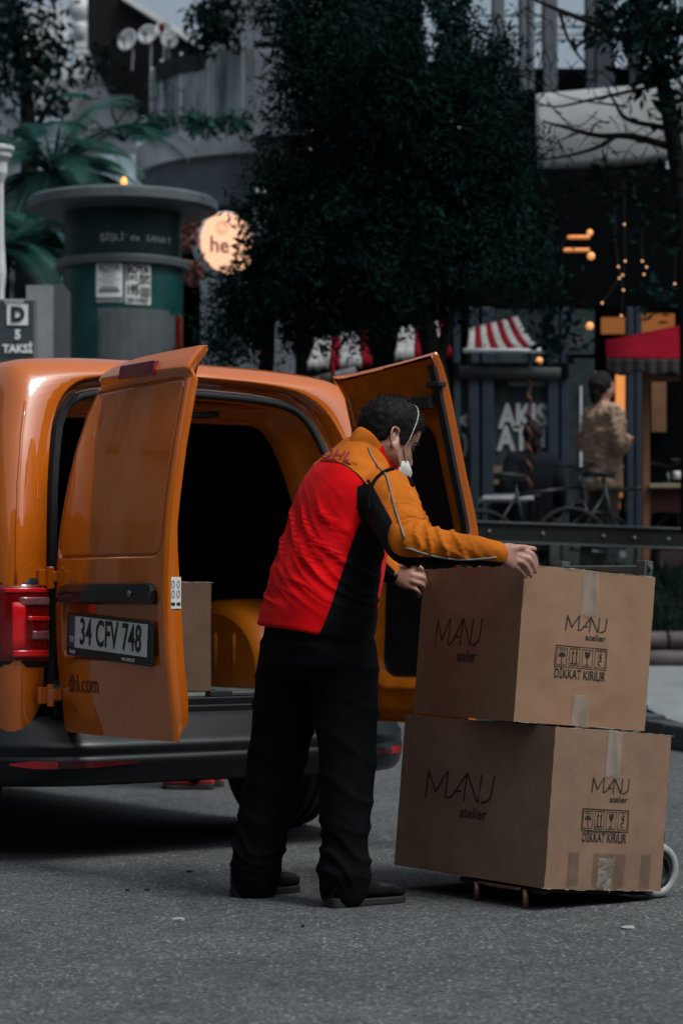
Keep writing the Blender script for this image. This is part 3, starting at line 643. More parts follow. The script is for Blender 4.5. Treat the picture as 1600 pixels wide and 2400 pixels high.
# carton standing in the van
VM = Matrix.Translation((-.4565, 9.05, 0)) @ Matrix.Rotation(PHI, 4, 'Z')
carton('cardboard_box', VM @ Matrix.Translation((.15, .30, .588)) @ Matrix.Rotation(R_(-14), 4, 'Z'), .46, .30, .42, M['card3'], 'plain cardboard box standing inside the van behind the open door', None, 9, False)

# ------------------------------------------------------------------ hand truck, in the tilted frame of the lower box
ht = empty('hand_truck', (0, 0, 0), 0, 'grey hand truck with pale rubber wheels and short copper legs under the boxes', 'hand truck'); ht.matrix_world = LO
M['truck'] = mat('truck_paint', (.10, .115, .11), .45, metal=.3, var=.2, scale=15)
M['copper'] = mat('worn_copper', (.34, .17, .11), .4, metal=.7, var=.3, scale=30)
M['pale_rubber'] = mat('pale_rubber', (.30, .31, .30), .6, var=.15)
LOi = np.array(LO.inverted())
b = MB(); b.box((-.235, .25, -.012), (.36, .46, .012)); b.box((-.235, .035, -.013), (.40, .03, .016)); b.build('platform', M['black'], ht, bevel=.006)
b = MB(); b.tube(spline([(-.33, .012, -.012), (-.235, .004, -.014), (-.12, .012, -.013)], 12), .006, 8); b.build('platform_rail', M['copper'], ht, smooth=True)
for x in (-.10, -.335):
    top = np.array([x, .012, -.012]); wt = np.array(LO)[:3, :3] @ top + np.array(LO)[:3, 3]; foot = LOi[:3, :3] @ np.array([wt[0], wt[1] - .006, .003]) + LOi[:3, 3]
    b = MB(); b.tube([top, foot], [.0095, .009], 14); b.build('leg', M['copper'], ht, smooth=True)
ywall = BW + .035
for x in (-.215, -.62):
    b = MB(); b.tube([(x, ywall, -.03), (x, ywall, 1.03)], .013, 12); b.build('upright', M['truck'], ht, smooth=True)
    b = MB(); b.box((x, ywall, 1.018), (.042, .036, .055)); b.tube([(x + .02, ywall, 1.023), (x + .034, ywall, 1.023)], .009, 10); b.build('end_bracket', M['truck'], ht, bevel=.006, seg=3)
    b = MB(); b.tube([(x + .021, ywall - .004, 1.032), (x + .027, ywall - .004, 1.032)], .005, 10); b.build('bolt', M['steel'], ht)
b = MB(); b.box((-.4175, ywall, 1.018), (.385, .020, .026)); b.build('handle_bar', M['truck'], ht, bevel=.006)
for zc in (.25, .62): b = MB(); b.box((-.4175, ywall, zc), (.39, .012, .03)); b.build('cross_bar', M['truck'], ht, bevel=.003)
wc0 = np.array(LO)[:3, :3] @ np.array([-.02, ywall + .02, 0]) + np.array(LO)[:3, 3]
for x in (-.055, -.73):
    wp = np.array(LO)[:3, :3] @ np.array([x, ywall - .005, 0]) + np.array(LO)[:3, 3]; ctr = LOi[:3, :3] @ np.array([wp[0], wp[1], .0885]) + LOi[:3, 3]
    whl = empty('wheel', ctr); whl.parent = ht; a = np.arange(40) / 40 * 2 * np.pi
    b = MB(); prof = [(.060, -.018), (.070, -.021), (.082, -.019), (.0865, -.008), (.0865, .008), (.082, .019), (.070, .021), (.060, .018), (.060, -.018)]
    b.rings([np.stack([np.full(40, xx), r * np.cos(a), r * np.sin(a)], 1) for r, xx in prof], cap=False); recalc(b.build('tyre', M['pale_rubber'], whl, smooth=True))
    b = MB(); b.rings([np.stack([np.full(40, xx), r * np.cos(a), r * np.sin(a)], 1) for r, xx in [(.061, -.012), (.055, -.014), (.030, -.008), (.022, -.02), (.010, -.021), (.010, .021), (.022, .02), (.03, .008), (.055, .014), (.061, .012)]]); recalc(b.build('rim', M['black'], whl, smooth=True))
b = MB(); ax = LOi[:3, :3] @ np.array([0, 0, 0]); b.tube([(-.055, ywall - .005, .0), (-.73, ywall - .005, .0)], .010, 10); b.build('axle', M['steel'], ht)
# litter
for k, (u, v, s, dark) in enumerate(((418, 2157, .026, 0), (1470, 2177, .028, 0), (445, 2044, .018, 1), (300, 2088, .009, 1), (345, 2087, .011, 1), (710, 2173, .008, 1))):
    Y = CAMH * FPX / (v - 1400); p = P(u, v, Y); n = 9; a = np.arange(n) / n * 6.283 + .3; rr = s * rng.uniform(.7, 1.1, n)
    b = MB(); bot = np.stack([p[0] + rr * np.cos(a) * .8, p[1] + rr * np.sin(a), np.full(n, .0015)], 1); top = bot + np.array([0, 0, .003]) + np.stack([0 * a, 0 * a, rng.uniform(0, .003, n)], 1)
    b.rings([bot, top]); o = b.build('fallen_leaf' if dark else 'paper_scrap', M['ink'] if dark else mat('grey_paper', (.34, .34, .33), .8))
    if dark: tag(o, ['', '', 'largest dark leaf bit on the asphalt, nearest the van', 'left one of two tiny dark leaf bits lying together on the asphalt', 'right one of two tiny dark leaf bits lying together on the asphalt', 'tiny dark leaf bit on the asphalt in front of the boots'][k], 'leaf', 'dark leaf bits on the road')
    else: tag(o, ['pale paper scrap on the asphalt in front of the van', 'pale paper scrap on the asphalt in front of the hand truck'][k], 'litter')
# ------------------------------------------------------------------ people
M['skin'] = mat('skin', (.40, .215, .160), .5, var=.22, scale=26, bump=.25, bscale=260, bdist=.001, c2=(.33, .145, .105))
M['hair'] = mat('dark_hair', (.014, .012, .011), .7, var=.35, scale=60, spec=.15)
M['boot'] = mat('black_boot', (.007, .007, .008), .55, spec=.25, var=.3, scale=25, bump=.3, bscale=90)
M['trouser'] = mat('black_trousers', (.0045, .005, .0065), .9, spec=.06, var=.3, scale=9, bump=.4, bscale=500, bdist=.0008)
M['eye'] = mat('eye', (.05, .035, .03), .15, var=0)
def sring(c, a, b_, ra, rb, n=36, p=2.3):
    t = np.arange(n) / n * 2 * np.pi; ct, st = np.cos(t), np.sin(t)
    return c + np.outer(np.sign(ct) * np.abs(ct) ** (2 / p) * ra, a) + np.outer(np.sign(st) * np.abs(st) ** (2 / p) * rb, b_)
def tubes(mb, pts, rad, n=20, m=24, ry=None, cap=True):
    pts = np.asarray(pts, float); k = np.concatenate([pts, np.asarray(rad, float)[:, None]], 1); s = spline(k, m); mb.rings(tube_rings(s[:, :3], s[:, 3], n)); 
    if cap:
        for e, d in ((0, s[0, :3] - s[1, :3]), (-1, s[-1, :3] - s[-2, :3])):
            ball(mb, s[e, :3], s[e, 3] * .98)
def ball(mb, c, r, n=12, sc_=(1, 1, 1), Rm=None):
    th = np.linspace(0, np.pi, n + 2)[1:-1]; v = [np.array([(0, 0, 1)])]; rs = []
    a = np.arange(2 * n) / (2 * n) * 2 * np.pi
    for q in th: rs.append(np.stack([np.sin(q) * np.cos(a), np.sin(q) * np.sin(a), np.full(2 * n, np.cos(q))], 1))
    rs = [(x * np.array(sc_) * r) for x in rs]
    if Rm is not None: rs = [x @ Rm.T for x in rs]
    mb.rings([x + np.array(c) for x in rs])
# --- head in its own frame: x to his left, y forward, z up, origin between the ears
def head_shape():
    zk = np.array([-.118, -.110, -.098, -.083, -.066, -.050, -.032, -.012, .010, .030, .052, .074, .095, .112, .124, .130])
    fr_ = np.array([.060, .081, .090, .089, .088, .090, .091, .090, .086, .091, .094, .089, .074, .051, .026, .006])
    bk = np.array([.005, -.008, -.022, -.038, -.052, -.062, -.074, -.086, -.096, -.101, -.102, -.096, -.083, -.062, -.036, -.008])
    wd = np.array([.016, .027, .038, .048, .056, .062, .066, .070, .073, .0755, .077, .0745, .067, .053, .032, .008])
    zz = np.linspace(zk[0], zk[-1], 90); f_ = np.interp(zz, zk, fr_); b_ = np.interp(zz, zk, bk); w_ = np.interp(zz, zk, wd)
    for arr in (f_, b_, w_):
        for _ in range(4): arr[1:-1] = (arr[:-2] + 2 * arr[1:-1] + arr[2:]) / 4
    n = 72; t = np.arange(n) / n * 2 * np.pi; rs = []
    for z, f, bq, wq in zip(zz, f_, b_, w_):
        cy = (f + bq) / 2; hd = (f - bq) / 2; ct, st = np.cos(t), np.sin(t)
        p = 2.25; x = wq * np.sign(ct) * np.abs(ct) ** (2 / p); y = cy + hd * np.sign(st) * np.abs(st) ** (2 / p)
        fm = np.clip(st, 0, 1)
        nose = np.interp(z, [-.056, -.047, -.040, -.030, -.012, .008, .018], [0, .010, .026, .027, .015, .006, 0]) * np.exp(-(x / np.interp(z, [-.05, -.035, 0, .02], [.013, .012, .008, .008])) ** 2)
        eye = -.011 * np.exp(-((np.abs(x) - .032) / .016) ** 2 - ((z - .004) / .011) ** 2)
        brow = .006 * np.exp(-((np.abs(x) - .030) / .022) ** 2 - ((z - .026) / .009) ** 2)
        cheek = .006 * np.exp(-((np.abs(x) - .045) / .018) ** 2 - ((z + .028) / .018) ** 2)
        lip = (.006 * np.exp(-((z + .068) / .006) ** 2) + .006 * np.exp(-((z + .082) / .006) ** 2) - .004 * np.exp(-((z + .075) / .003) ** 2)) * np.exp(-(x / .02) ** 2)
        y = y + fm * (nose + eye + brow + cheek + lip); rs.append(np.stack([x, y, np.full(n, z)], 1))
    return rs
def ear(mb, s, X):
    a = np.linspace(-2.2, 2.3, 20); hel = [(s * (.074 + .016 * np.clip(1 - abs(q) / 2.6, 0, 1) + .004), -.014 - .019 * np.cos(q) - .010 * np.sin(q) * 1, -.004 + .031 * np.sin(q) * 1.0) for q in a]
    mb.rings(tube_rings(np.array([X(p) for p in hel]), np.full(20, .0048), 8))
    mb.rings(tube_rings(np.array([X(p) for p in [(s * .072, -.004, -.038), (s * .079, -.007, -.030), (s * .080, -.010, -.020)]]), np.array([.006, .008, .006]), 8))
    conch = [(s * .074, -.012 + dy, -.002 + dz) for dy, dz in ((.004, -.020), (-.006, -.004), (-.008, .014))]
    mb.rings(tube_rings(np.array([X(p) for p in conch]), np.array([.006, .009, .007]), 8))
def hand(mb, wrist, mcp, pips, tips, thumb, rad=.0092, wr=.027):
    """palm between wrist and knuckles, four jointed fingers, thumb from the side of the palm"""
    wrist = np.array(wrist); mcp = [np.array(q) for q in mcp]
    ax = mcp[0] - mcp[3]; mid = sum(mcp) / 4; along = unit(mid - wrist); ax = unit(ax - along * (ax @ along)); nrm = np.cross(along, ax)
    rs = []
    for t, wdt, th in ((-.02, wr * .95, .021), (0, wr, .020), (.3, wr * 1.25, .019), (.6, .039, .016), (.85, .040, .014), (1.0, .038, .011), (1.06, .032, .007)):
        c = wrist + (mid - wrist) * t; rs.append(sring(c, ax, nrm, wdt, th, 24, 2.6))
    mb.rings(rs)
    for k in range(4):
        r0 = rad * (1, 1.03, .98, .85)[k]; m_, p_, t_ = mcp[k], np.array(pips[k]), np.array(tips[k])
        dip = p_ + (t_ - p_) * .55 + unit(p_ - (m_ + t_) / 2) * .003
        base = m_ + unit(wrist - m_) * .018
        tubes(mb, [base, m_, m_ * .45 + p_ * .55, p_, dip, t_], [r0 * 1.05, r0 * 1.1, r0 * .98, r0 * 1.04, r0 * .9, r0 * .72], 12, 22)
    tubes(mb, [np.array(q) for q in thumb], [.014, .0135, .0115, .0105, .0085][-len(thumb):], 12, 20)
def boot(rt, name, heel, toe, z0=0.0, h=.13, m=None, w_=.052, sole=None):
    heel, toe = np.array(heel, float), np.array(toe, float); Lf = np.linalg.norm(toe - heel); d = (toe - heel) / Lf; s = np.array([-d[1], d[0], 0]); up = np.array([0, 0, 1.0])
    b = MB(); rs = []
    for t, wd, zt in ((0, .020, .075), (.02, .031, .105), (.08, .037, h), (.20, .040, h), (.33, .040, h * .95), (.45, .041, .105), (.58, .046, .083), (.72, .051, .070), (.86, .050, .062), (.95, .041, .053), (.99, .028, .042), (1.0, .014, .030)):
        rs.append(sring(heel + d * t * Lf + up * (zt + .02) / 2, s, up, wd * w_ / .052, (zt - .02) / 2, 24, 2.8))
    b.rings(rs); v, f, ed = remesh(b, .006, 3)
    lump = vnoise(v * 28, 4) * .003; v = v + vnormals(v, f) * lump[:, None]
    o = pymesh(name, v, f, m or M['boot'], rt)
    b = MB(); rs = []
    for t, wd in ((0, .024), (.04, .036), (.2, .041), (.42, .039), (.6, .048), (.75, .055), (.88, .053), (.97, .036), (1.01, .016)):
        c = heel + d * t * Lf; hh = .030 if t < .35 else .022
        rs.append(np.array([c - s * wd * w_ / .052, c + s * wd * w_ / .052, c + s * wd * w_ / .052 + up * hh, c - s * wd * w_ / .052 + up * hh]))
    b.rings(rs); recalc(b.build('sole', sole or M['rubber'], o, bevel=.004))
    return o

# ------------------------------------------------------------------ the delivery man
man = empty('person', (-.09, 7.56, 0), 0, 'delivery man in red and orange jacket and white face mask leaning over the boxes', 'person')
MO = np.array([-.09, 7.56, 0.0])
def Q(u, v, Y): return P(u, v, Y) - MO            # measured point in the man's own frame
FA = R_(28); fwd = np.array([math.cos(FA), math.sin(FA), 0]); rgt = np.array([math.sin(FA), -math.cos(FA), 0])
SPINE = [(737, 1490, 7.600), (747, 1440, 7.603), (757, 1375, 7.612), (782, 1265, 7.632), (810, 1172, 7.655), (829, 1118, 7.670), (848, 1076, 7.682), (862, 1050, 7.690)]
SP = np.array([Q(*s) for s in SPINE])
SW = np.array([.205, .207, .205, .200, .204, .172, .112, .078]); SD = np.array([.168, .165, .155, .140, .132, .115, .088, .072])
def torso_frames(n):
    k = spline(np.concatenate([SP, SW[:, None], SD[:, None]], 1), n); T = np.gradient(k[:, :3], axis=0); T /= np.linalg.norm(T, axis=1)[:, None]
    A = np.repeat(rgt[None], n, 0); A = A - T * (A * T).sum(1)[:, None]; A /= np.linalg.norm(A, axis=1)[:, None]; B = np.cross(T, A)
    back = -fwd
    B = np.where((B @ back)[:, None] < 0, -B, B); return k, T, A, B          # A to his right, B to his back
TK, TT, TA, TB = torso_frames(60)
shR, elR, wrR = Q(905, 1170, 7.51), Q(960, 1272, 7.25), Q(1160, 1298, 7.24)
shL, elL, wrL = Q(790, 1150, 7.82), Q(828, 1262, 7.99), Q(914, 1341, 7.985)
jm = MB()
jm.rings([sring(TK[i, :3], TA[i], TB[i], TK[i, 3], TK[i, 4], 40, 2.4) for i in range(0, 60)])
def armline(sh, el, wr, inw):
    return [sh + inw * .05, sh, sh * .6 + el * .4, el * .85 + sh * .15, el, el * .8 + wr * .2, el * .45 + wr * .55, wr]
armR = armline(shR, elR, wrR, -rgt * 1.0 + np.array([0, 0, .2])); armL = armline(shL, elL, wrL, rgt + np.array([0, 0, .2]))
radR = [.085, .096, .086, .080, .076, .064, .051, .041]
tubes(jm, armR, radR, 28, 60, cap=True)
tubes(jm, armL, radR, 24, 40, cap=True)
# shoulder yokes: slope from neck to shoulder
for sh in (shR, shL):
    tubes(jm, [TK[50, :3] - TT[50] * .02, TK[48, :3] * .5 + sh * .5 + np.array([0, 0, -.004]), sh], [.058, .068, .088], 20, 14)
jv, jf, jed = remesh(jm, .0046, 7)
jn = vnormals(jv, jf)
# body coordinates of each jacket vertex
def nearest(p, line):
    d = ((p[:, None, :] - line[None]) ** 2).sum(2); return d.argmin(1), np.sqrt(d.min(1))
ti, td = nearest(jv, TK[:, :3]); ax_ = ((jv - TK[ti, :3]) * TA[ti]).sum(1); bx_ = ((jv - TK[ti, :3]) * TB[ti]).sum(1)
tpar = (np.arange(60) / 59)[ti] + ((jv - TK[ti, :3]) * TT[ti]).sum(1) / (np.linalg.norm(np.diff(TK[:, :3], axis=0), axis=1).sum())
aR = spline(np.array(armR), 90); aL = spline(np.array(armL), 90)
ri, rdist = nearest(jv, aR); li, ldist = nearest(jv, aL)
rrad = np.interp(np.arange(90), np.linspace(0, 89, 8), radR)
onR = rrad[ri] * 1.02 - rdist; onR = np.where(ri < 14, onR - (14 - ri) * .02, onR)
onL = rrad[li] * 1.02 - ldist; onL = np.where(li < 14, onL - (14 - li) * .02, onL)
torso_sd = np.hypot(ax_ / TK[ti, 3], bx_ / TK[ti, 4])
isR = (rdist / rrad[ri] < 1.12) & (ri > 12) & ((torso_sd > .98) | (ri > 40)); isL = (ldist / rrad[li] < 1.12) & (li > 12) & ((torso_sd > .98) | (li > 40))
th = np.degrees(np.arctan2(bx_, ax_))             # 0 his right side, 90 the back, -90 the front
# creases: drag folds across the small of the back, rings of folds at elbow and cuff
arc = (tpar - .0)
fold = np.zeros(len(jv))
nz_ = vnoise(np.stack([ax_ * 5, bx_ * 5, tpar * 6], 1), 2); nz2 = vnoise(np.stack([ax_ * 9, bx_ * 9, tpar * 16], 1), 5)
amp = np.exp(-((tpar - .34) / .16) ** 2) * np.clip(tpar / .16, 0, 1) ** 2 * np.clip(.75 + .5 * np.sin(np.radians(np.clip(th, 0, 180))), .4, 1.3)
for lam, sl, k_, a_, ex_ in ((.044, .34, 1.0, .0125, 3.2), (.027, .46, 2.3, .0070, 2.4), (.070, .22, 3.1, .0045, 4.0)):
    p_ = 2 * math.pi * (tpar * .56 + ax_ * sl - bx_ * .12) / lam + 2.6 * nz_ + 1.1 * nz2 + k_ * 2
    gate = np.clip(.55 + .9 * vnoise(np.stack([ax_ * 6 + k_, bx_ * 6, tpar * 11], 1), int(k_ * 10)), 0, 1.2)
    fold += amp * gate * a_ * ((1 - np.abs(np.sin(p_ / 2))) ** ex_ - .22)
fold += .003 * vnoise(np.stack([ax_ * 7, bx_ * 7, tpar * 8], 1), 8) * np.clip((.7 - tpar) * 8, 0, 1) * (th > 20)
al = ri / 89.
sR = np.where(isR, 1.0, 0.0)
for _ in range(12): sR = laplace(sR[:, None], jed, .6)[:, 0]
ang = ((jv - aR[ri]) @ np.array([0, 0, 1.0])) / rrad[ri]
f2 = (1 - np.abs(np.sin(al * 40 + ang * 1.9 + 1.9 * vnoise(jv * 12, 6)))) ** 2.6
fold += sR * (.017 * np.exp(-((al - .53) / .07) ** 2) + .012 * np.exp(-((al - .74) / .15) ** 2) + .009 * np.exp(-((al - .35) / .1) ** 2)) * (f2 - .3)
for _ in range(1): fold = laplace(fold[:, None], jed, .5)[:, 0]
jv = jv + jn * fold[:, None] * 1.2
for _ in range(1): jv = laplace(jv, jed, .25)
zpre = ((jv - aR[ri]) @ unit([.80, -.05, .55])) / rrad[ri]                      # calm the underarm where sleeve meets side panel
calm = ((zpre < .15) & (ri > 8) & (ri < 52) & (rdist < rrad[ri] * 1.6)).astype(float)
for _ in range(4): calm = laplace(calm[:, None], jed, .5)[:, 0]
for _ in range(40): jv = jv + (laplace(jv, jed, .6) - jv) * np.clip(calm * 1.3, 0, 1)[:, None]
jn = vnormals(jv, jf)
# sewn panels as signed distances
dl_ = TK[:, :3]
bnd = np.interp(tpar, [0, .12, .30, .52, .70, .80], [24, 20, 14, 6, 4, 8])            # side seam angle
rr_ = np.hypot(ax_, bx_)
side = np.radians(bnd - th) * rr_; side = np.where((th > -75) & (th < 110), np.minimum(side, np.radians(th + 62) * rr_), -.05)
side = np.where(~isR & ~isL, side, -.05); leftside = np.where((th > 180 - 20) | (th < -118), .05, -.05); side = np.where((~isR & ~isL) & (np.abs(th) > 118) & (th < 0) | (th > 162) & ~isR & ~isL, .05, side)
yoke = (tpar - (.585 + .155 * np.clip(np.sin(np.radians(np.clip(th, 0, 180))), 0, 1))) * .56
yoke = np.where(isR | isL, -.05, yoke)
def armzone(idx, line, rad, upref, foreref, cu, cf):
    t = idx / 89.; s = sstep(.48, .60, t)[:, None]; ref = (1 - s) * upref + s * foreref
    tg = np.gradient(line, axis=0)[idx]; tg /= np.linalg.norm(tg, axis=1)[:, None]; ref = ref - tg * (ref * tg).sum(1)[:, None]; ref /= np.linalg.norm(ref, axis=1)[:, None]
    d = ((jv - line[idx]) * ref).sum(1); return d - (cu * (1 - s[:, 0]) + cf * s[:, 0]) * rad[idx]
zR = armzone(ri, aR, rrad, unit([.80, -.05, .55]), unit([.0, -.10, 1.0]), -.10, -.50); zL = armzone(li, aL, rrad, unit([-.2, .7, .6]), unit([.3, .2, .9]), -.2, .1)
armz = np.where(isR, zR, np.where(isL, zL, -.05)); armblack = np.where(isR, -zR, np.where(isL, -zL, -.05))
C_RED, C_ORG, C_BLK = (.90, .0025, .006), (.62, .155, .010), (.0045, .0045, .006)
M['jacket'] = zoned('jacket_cloth', C_RED, [('side', C_BLK), ('yoke', C_ORG), ('armo', C_ORG), ('armb', C_BLK)])
jk = pymesh('jacket', jv, jf, M['jacket'], man)
attr(jk, 'side', side); attr(jk, 'yoke', yoke); attr(jk, 'armo', armz); attr(jk, 'armb', armblack)
from mathutils.bvhtree import BVHTree
bvh = BVHTree.FromPolygons([Vector(x) for x in jv], jf)
def cling(pts, d=.002):
    out = []
    for p in pts:
        h = bvh.find_nearest(Vector(p)); n = (Vector(p) - h[0]); n = h[1]; out.append(np.array(h[0] + n * d))
    return np.array(out)
def castcam(pix, d=.003, Y0=6.5):                  # measured seam points dropped onto the cloth from outside
    out = []; o = Vector((0, 0, CAMH)) - Vector(MO)
    for u, v in pix:
        dr = Vector(P(u, v, 1.0)) - Vector((0, 0, CAMH)); h = bvh.ray_cast(o, dr.normalized())
        if h[0] is None: h = bvh.find_nearest(Vector(Q(u, v, 7.74)))
        out.append(np.array(h[0] + h[1] * d))
    return np.array(out)
M['grey_piping'] = mat('grey_piping', (.20, .19, .17), .5, var=.2)
for px, r, m in (([(862, 1050), (872, 1075), (890, 1100), (903, 1112), (915, 1150), (925, 1190), (938, 1230), (948, 1262)], .0028, 'grey_piping'),
                 ([(950, 1283), (985, 1294), (1030, 1305), (1080, 1311), (1130, 1309), (1162, 1306)], .0028, 'grey_piping')):
    p = castcam(np.array(spline(px, 40)))
    if len(p) > 6:
        p = np.array([laplace_row for laplace_row in p]); 
        for _ in range(3): p[1:-1] = (p[:-2] + 2 * p[1:-1] + p[2:]) / 4
        b = MB(); b.tube(p, r, 6); b.build('piping', M[m], man, smooth=True)
p = castcam(np.array(spline([(867, 1200), (866, 1165), (877, 1130), (898, 1109), (922, 1101), (943, 1107), (957, 1122), (964, 1140)], 50)), .003)
for _ in range(4): p[1:-1] = (p[:-2] + 2 * p[1:-1] + p[2:]) / 4
b = MB(); b.tube(p, .0062, 8); b.build('armhole_trim', M['trouser'], man, smooth=True)
# jacket front hanging open, collar
b = MB(); n = 16
pf = spline([(903, 1245), (893, 1330), (880, 1400), (872, 1450), (868, 1500)], n)
G = np.array([[Q(u + du, v + 6 * du / 20, 7.70 + dy) for u, v in pf] for du, dy in ((-30, -.06), (-8, -.02), (6, 0), (10, .03), (-10, .06))])
b.grid(G); b.grid(G + fwd * -.006, flip=True); b.build('jacket_front', mat('red_cloth', C_RED, .75, var=.2, scale=12, bump=.3, bscale=400), man, smooth=True)
HEADC = Q(907, 1031, 7.70); hy, hp = R_(25), R_(25)
hf0 = np.array([math.cos(hy), math.sin(hy), 0]); HF = hf0 * math.cos(hp) - np.array([0, 0, math.sin(hp)]); HU = hf0 * math.sin(hp) + np.array([0, 0, math.cos(hp)]); HL = np.cross(HU, HF)
HX = lambda p: HEADC + HL * p[0] + HF * p[1] + HU * p[2]
HM = np.stack([HL, HF, HU], 1)
nb = HEADC + HF * -.030 + HU * -.045             # neck under the skull
neck0 = Q(862, 1058, 7.69)
nax = unit(HEADC + HF * -.02 + HU * -.05 - neck0); na = unit(rgt - nax * (rgt @ nax)); nbk = np.cross(nax, na); nbk = nbk if nbk @ fwd < 0 else -nbk
def collar_ring(back, front, lat, n=48):
    bk_, fr_ = np.array(back), np.array(front); c = (bk_ + fr_) / 2; f1 = (fr_ - bk_) / 2; a = np.arange(n) / n * 2 * np.pi
    return c + np.outer(np.cos(a) * lat, rgt) - np.outer(np.sin(a), f1)
rs = [collar_ring(Q(812, 1052, 7.63), Q(950, 1190, 7.76), .083), collar_ring(Q(814, 1040, 7.63), Q(958, 1176, 7.77), .081), collar_ring(Q(826, 1018, 7.63), Q(956, 1164, 7.77), .076), collar_ring(Q(838, 1002, 7.635), Q(950, 1154, 7.765), .072),
      collar_ring(Q(843, 999, 7.64), Q(946, 1150, 7.76), .069), collar_ring(Q(848, 1004, 7.65), Q(942, 1152, 7.75), .066), collar_ring(Q(850, 1040, 7.66), Q(932, 1160, 7.74), .064)]
b = MB(); b.rings(rs, cap=False); cv = np.concatenate(b.v); ca = np.tile(np.arange(48) / 48 * 2 * np.pi, len(rs))
cn = vnoise(cv * 22, 9) * .004; cv = cv + np.outer(cn, nax)
co = pymesh('collar', cv, b.f, zoned('collar_cloth', C_ORG, [('red', C_RED)]), man)
attr(co, 'red', (.42 - np.sin(ca)) * .08)
sub = co.modifiers.new('s', 'SUBSURF'); sub.levels = 2; sub.render_levels = 2
# yoke lettering and lower-yoke stitch
def print_on(name, s, u, v, size, m, xs, rot, shear=0, lift=.003):
    o = bpy.data.objects; p = castcam([(u, v)], lift)[0]; h = bvh.find_nearest(Vector(p)); n = np.array(h[1]); ex = unit(np.array([math.cos(rot), 0, math.sin(rot)]) - n * (np.array([math.cos(rot), 0, math.sin(rot)]) @ n)); ey = np.cross(n, ex)
    t = words(name, s, size, m, man, frame(p, ex, ey), xs=xs, bold=.002, shear=shear, ext=0); me = t.data
    bm = bmesh.new(); bm.from_mesh(me); bmesh.ops.triangulate(bm, faces=bm.faces); bmesh.ops.subdivide_edges(bm, edges=bm.edges, cuts=1)
    for q in bm.verts:
        hh = bvh.find_nearest(q.co); q.co = hh[0] + hh[1] * lift
    bm.to_mesh(me); bm.free(); return t
M['logo_red'] = mat('dark_red_print', (.33, .004, .014), .6, var=.08)
def print_px(name, txt, o_, ex, ey, m, lift=.0038):
    t = words(name, txt, 1.0, m, man, np.eye(4).tolist(), bold=.008, ext=0); me = t.data; bm = bmesh.new(); bm.from_mesh(me)
    bmesh.ops.triangulate(bm, faces=bm.faces); bmesh.ops.subdivide_edges(bm, edges=bm.edges, cuts=2)
    xs_ = [q.co.x for q in bm.verts]; x0, x1 = min(xs_), max(xs_); y0, y1 = min(q.co.y for q in bm.verts), max(q.co.y for q in bm.verts)
    for q in bm.verts:
        a, c = (q.co.x - x0) / (x1 - x0), (q.co.y - y0) / (y1 - y0); p = castcam([(o_[0] + ex[0] * a + ey[0] * c, o_[1] + ex[1] * a + ey[1] * c)], lift); q.co = Vector(p[0])
    bm.to_mesh(me); bm.free()
print_px('jacket_logo', 'DHL', (752, 1070), (66, 12), (14, -20), M['logo_red'])
def bars(pts_list, m, wd):
    for px in pts_list:
        p = castcam(np.array(spline(px, 10)), .0025)
        if len(p) > 3: b = MB(); b.tube(p, wd, 5); b.build('logo_bar', m, man)
bars([[(758, 1074), (775, 1077), (790, 1080)], [(803, 1083), (815, 1086), (822, 1089)]], M['logo_red'], .0026)
bars([[(823, 1083), (830, 1085), (838, 1087)], [(825, 1087), (832, 1089), (838, 1091)]], M['trouser'], .0006)
bars([[(727, 1083), (760, 1079), (800, 1085), (835, 1108), (862, 1136)]], mat('orange_seam', (.50, .13, .01), .7), .0022)

# body: one continuous skin under the clothes
bm_ = MB(); bm_.rings([np.array([HX(p) for p in r]) for r in head_shape()])
for s in (-1, 1): ear(bm_, s, HX)
bm_.rings([sring(neck0 + nax * t, na, nbk, r, r * 1.02, 28, 2) for t, r in ((-.025, .048), (0, .054), (.05, .056), (.085, .056), (.11, .05))])
bm_.rings([sring(TK[i, :3], TA[i], TB[i], TK[i, 3] * .82, TK[i, 4] * .8, 24, 2.2) for i in range(0, 44, 4)])
for line in (armR, armL): tubes(bm_, line[1:], [.06, .052, .045, .042, .040, .034, .026], 16, 30)
hipR, hipL = Q(790, 1470, 7.53), Q(705, 1470, 7.68)
LEGR = [(800, 1530, 7.54), (808, 1650, 7.52), (814, 1760, 7.49), (810, 1880, 7.47), (808, 1960, 7.455), (806, 2030, 7.45), (803, 2085, 7.45)]
LEGL = [(690, 1530, 7.68), (668, 1660, 7.70), (650, 1780, 7.71), (628, 1880, 7.70), (610, 1970, 7.685), (600, 2030, 7.68), (600, 2070, 7.68)]
for hp_, lg in ((hipR, LEGR), (hipL, LEGL)): tubes(bm_, [hp_] + [Q(*q) for q in lg], [.085, .08, .072, .06, .055, .045, .04, .038], 16, 30)
hand(bm_, Q(1168, 1297, 7.245), [Q(1219, 1292, 7.330), Q(1207, 1300, 7.305), Q(1199, 1310, 7.292), Q(1194, 1321, 7.288)],
     [Q(1245, 1298, 7.322), Q(1239, 1311, 7.316), Q(1227, 1321, 7.310), Q(1212, 1332, 7.308)], [Q(1258, 1327, 7.334), Q(1254, 1341, 7.332), Q(1244, 1351, 7.328), Q(1231, 1354, 7.326)],
     [Q(1190, 1290, 7.275), Q(1210, 1284, 7.305), Q(1232, 1285, 7.335), Q(1252, 1287, 7.352)])
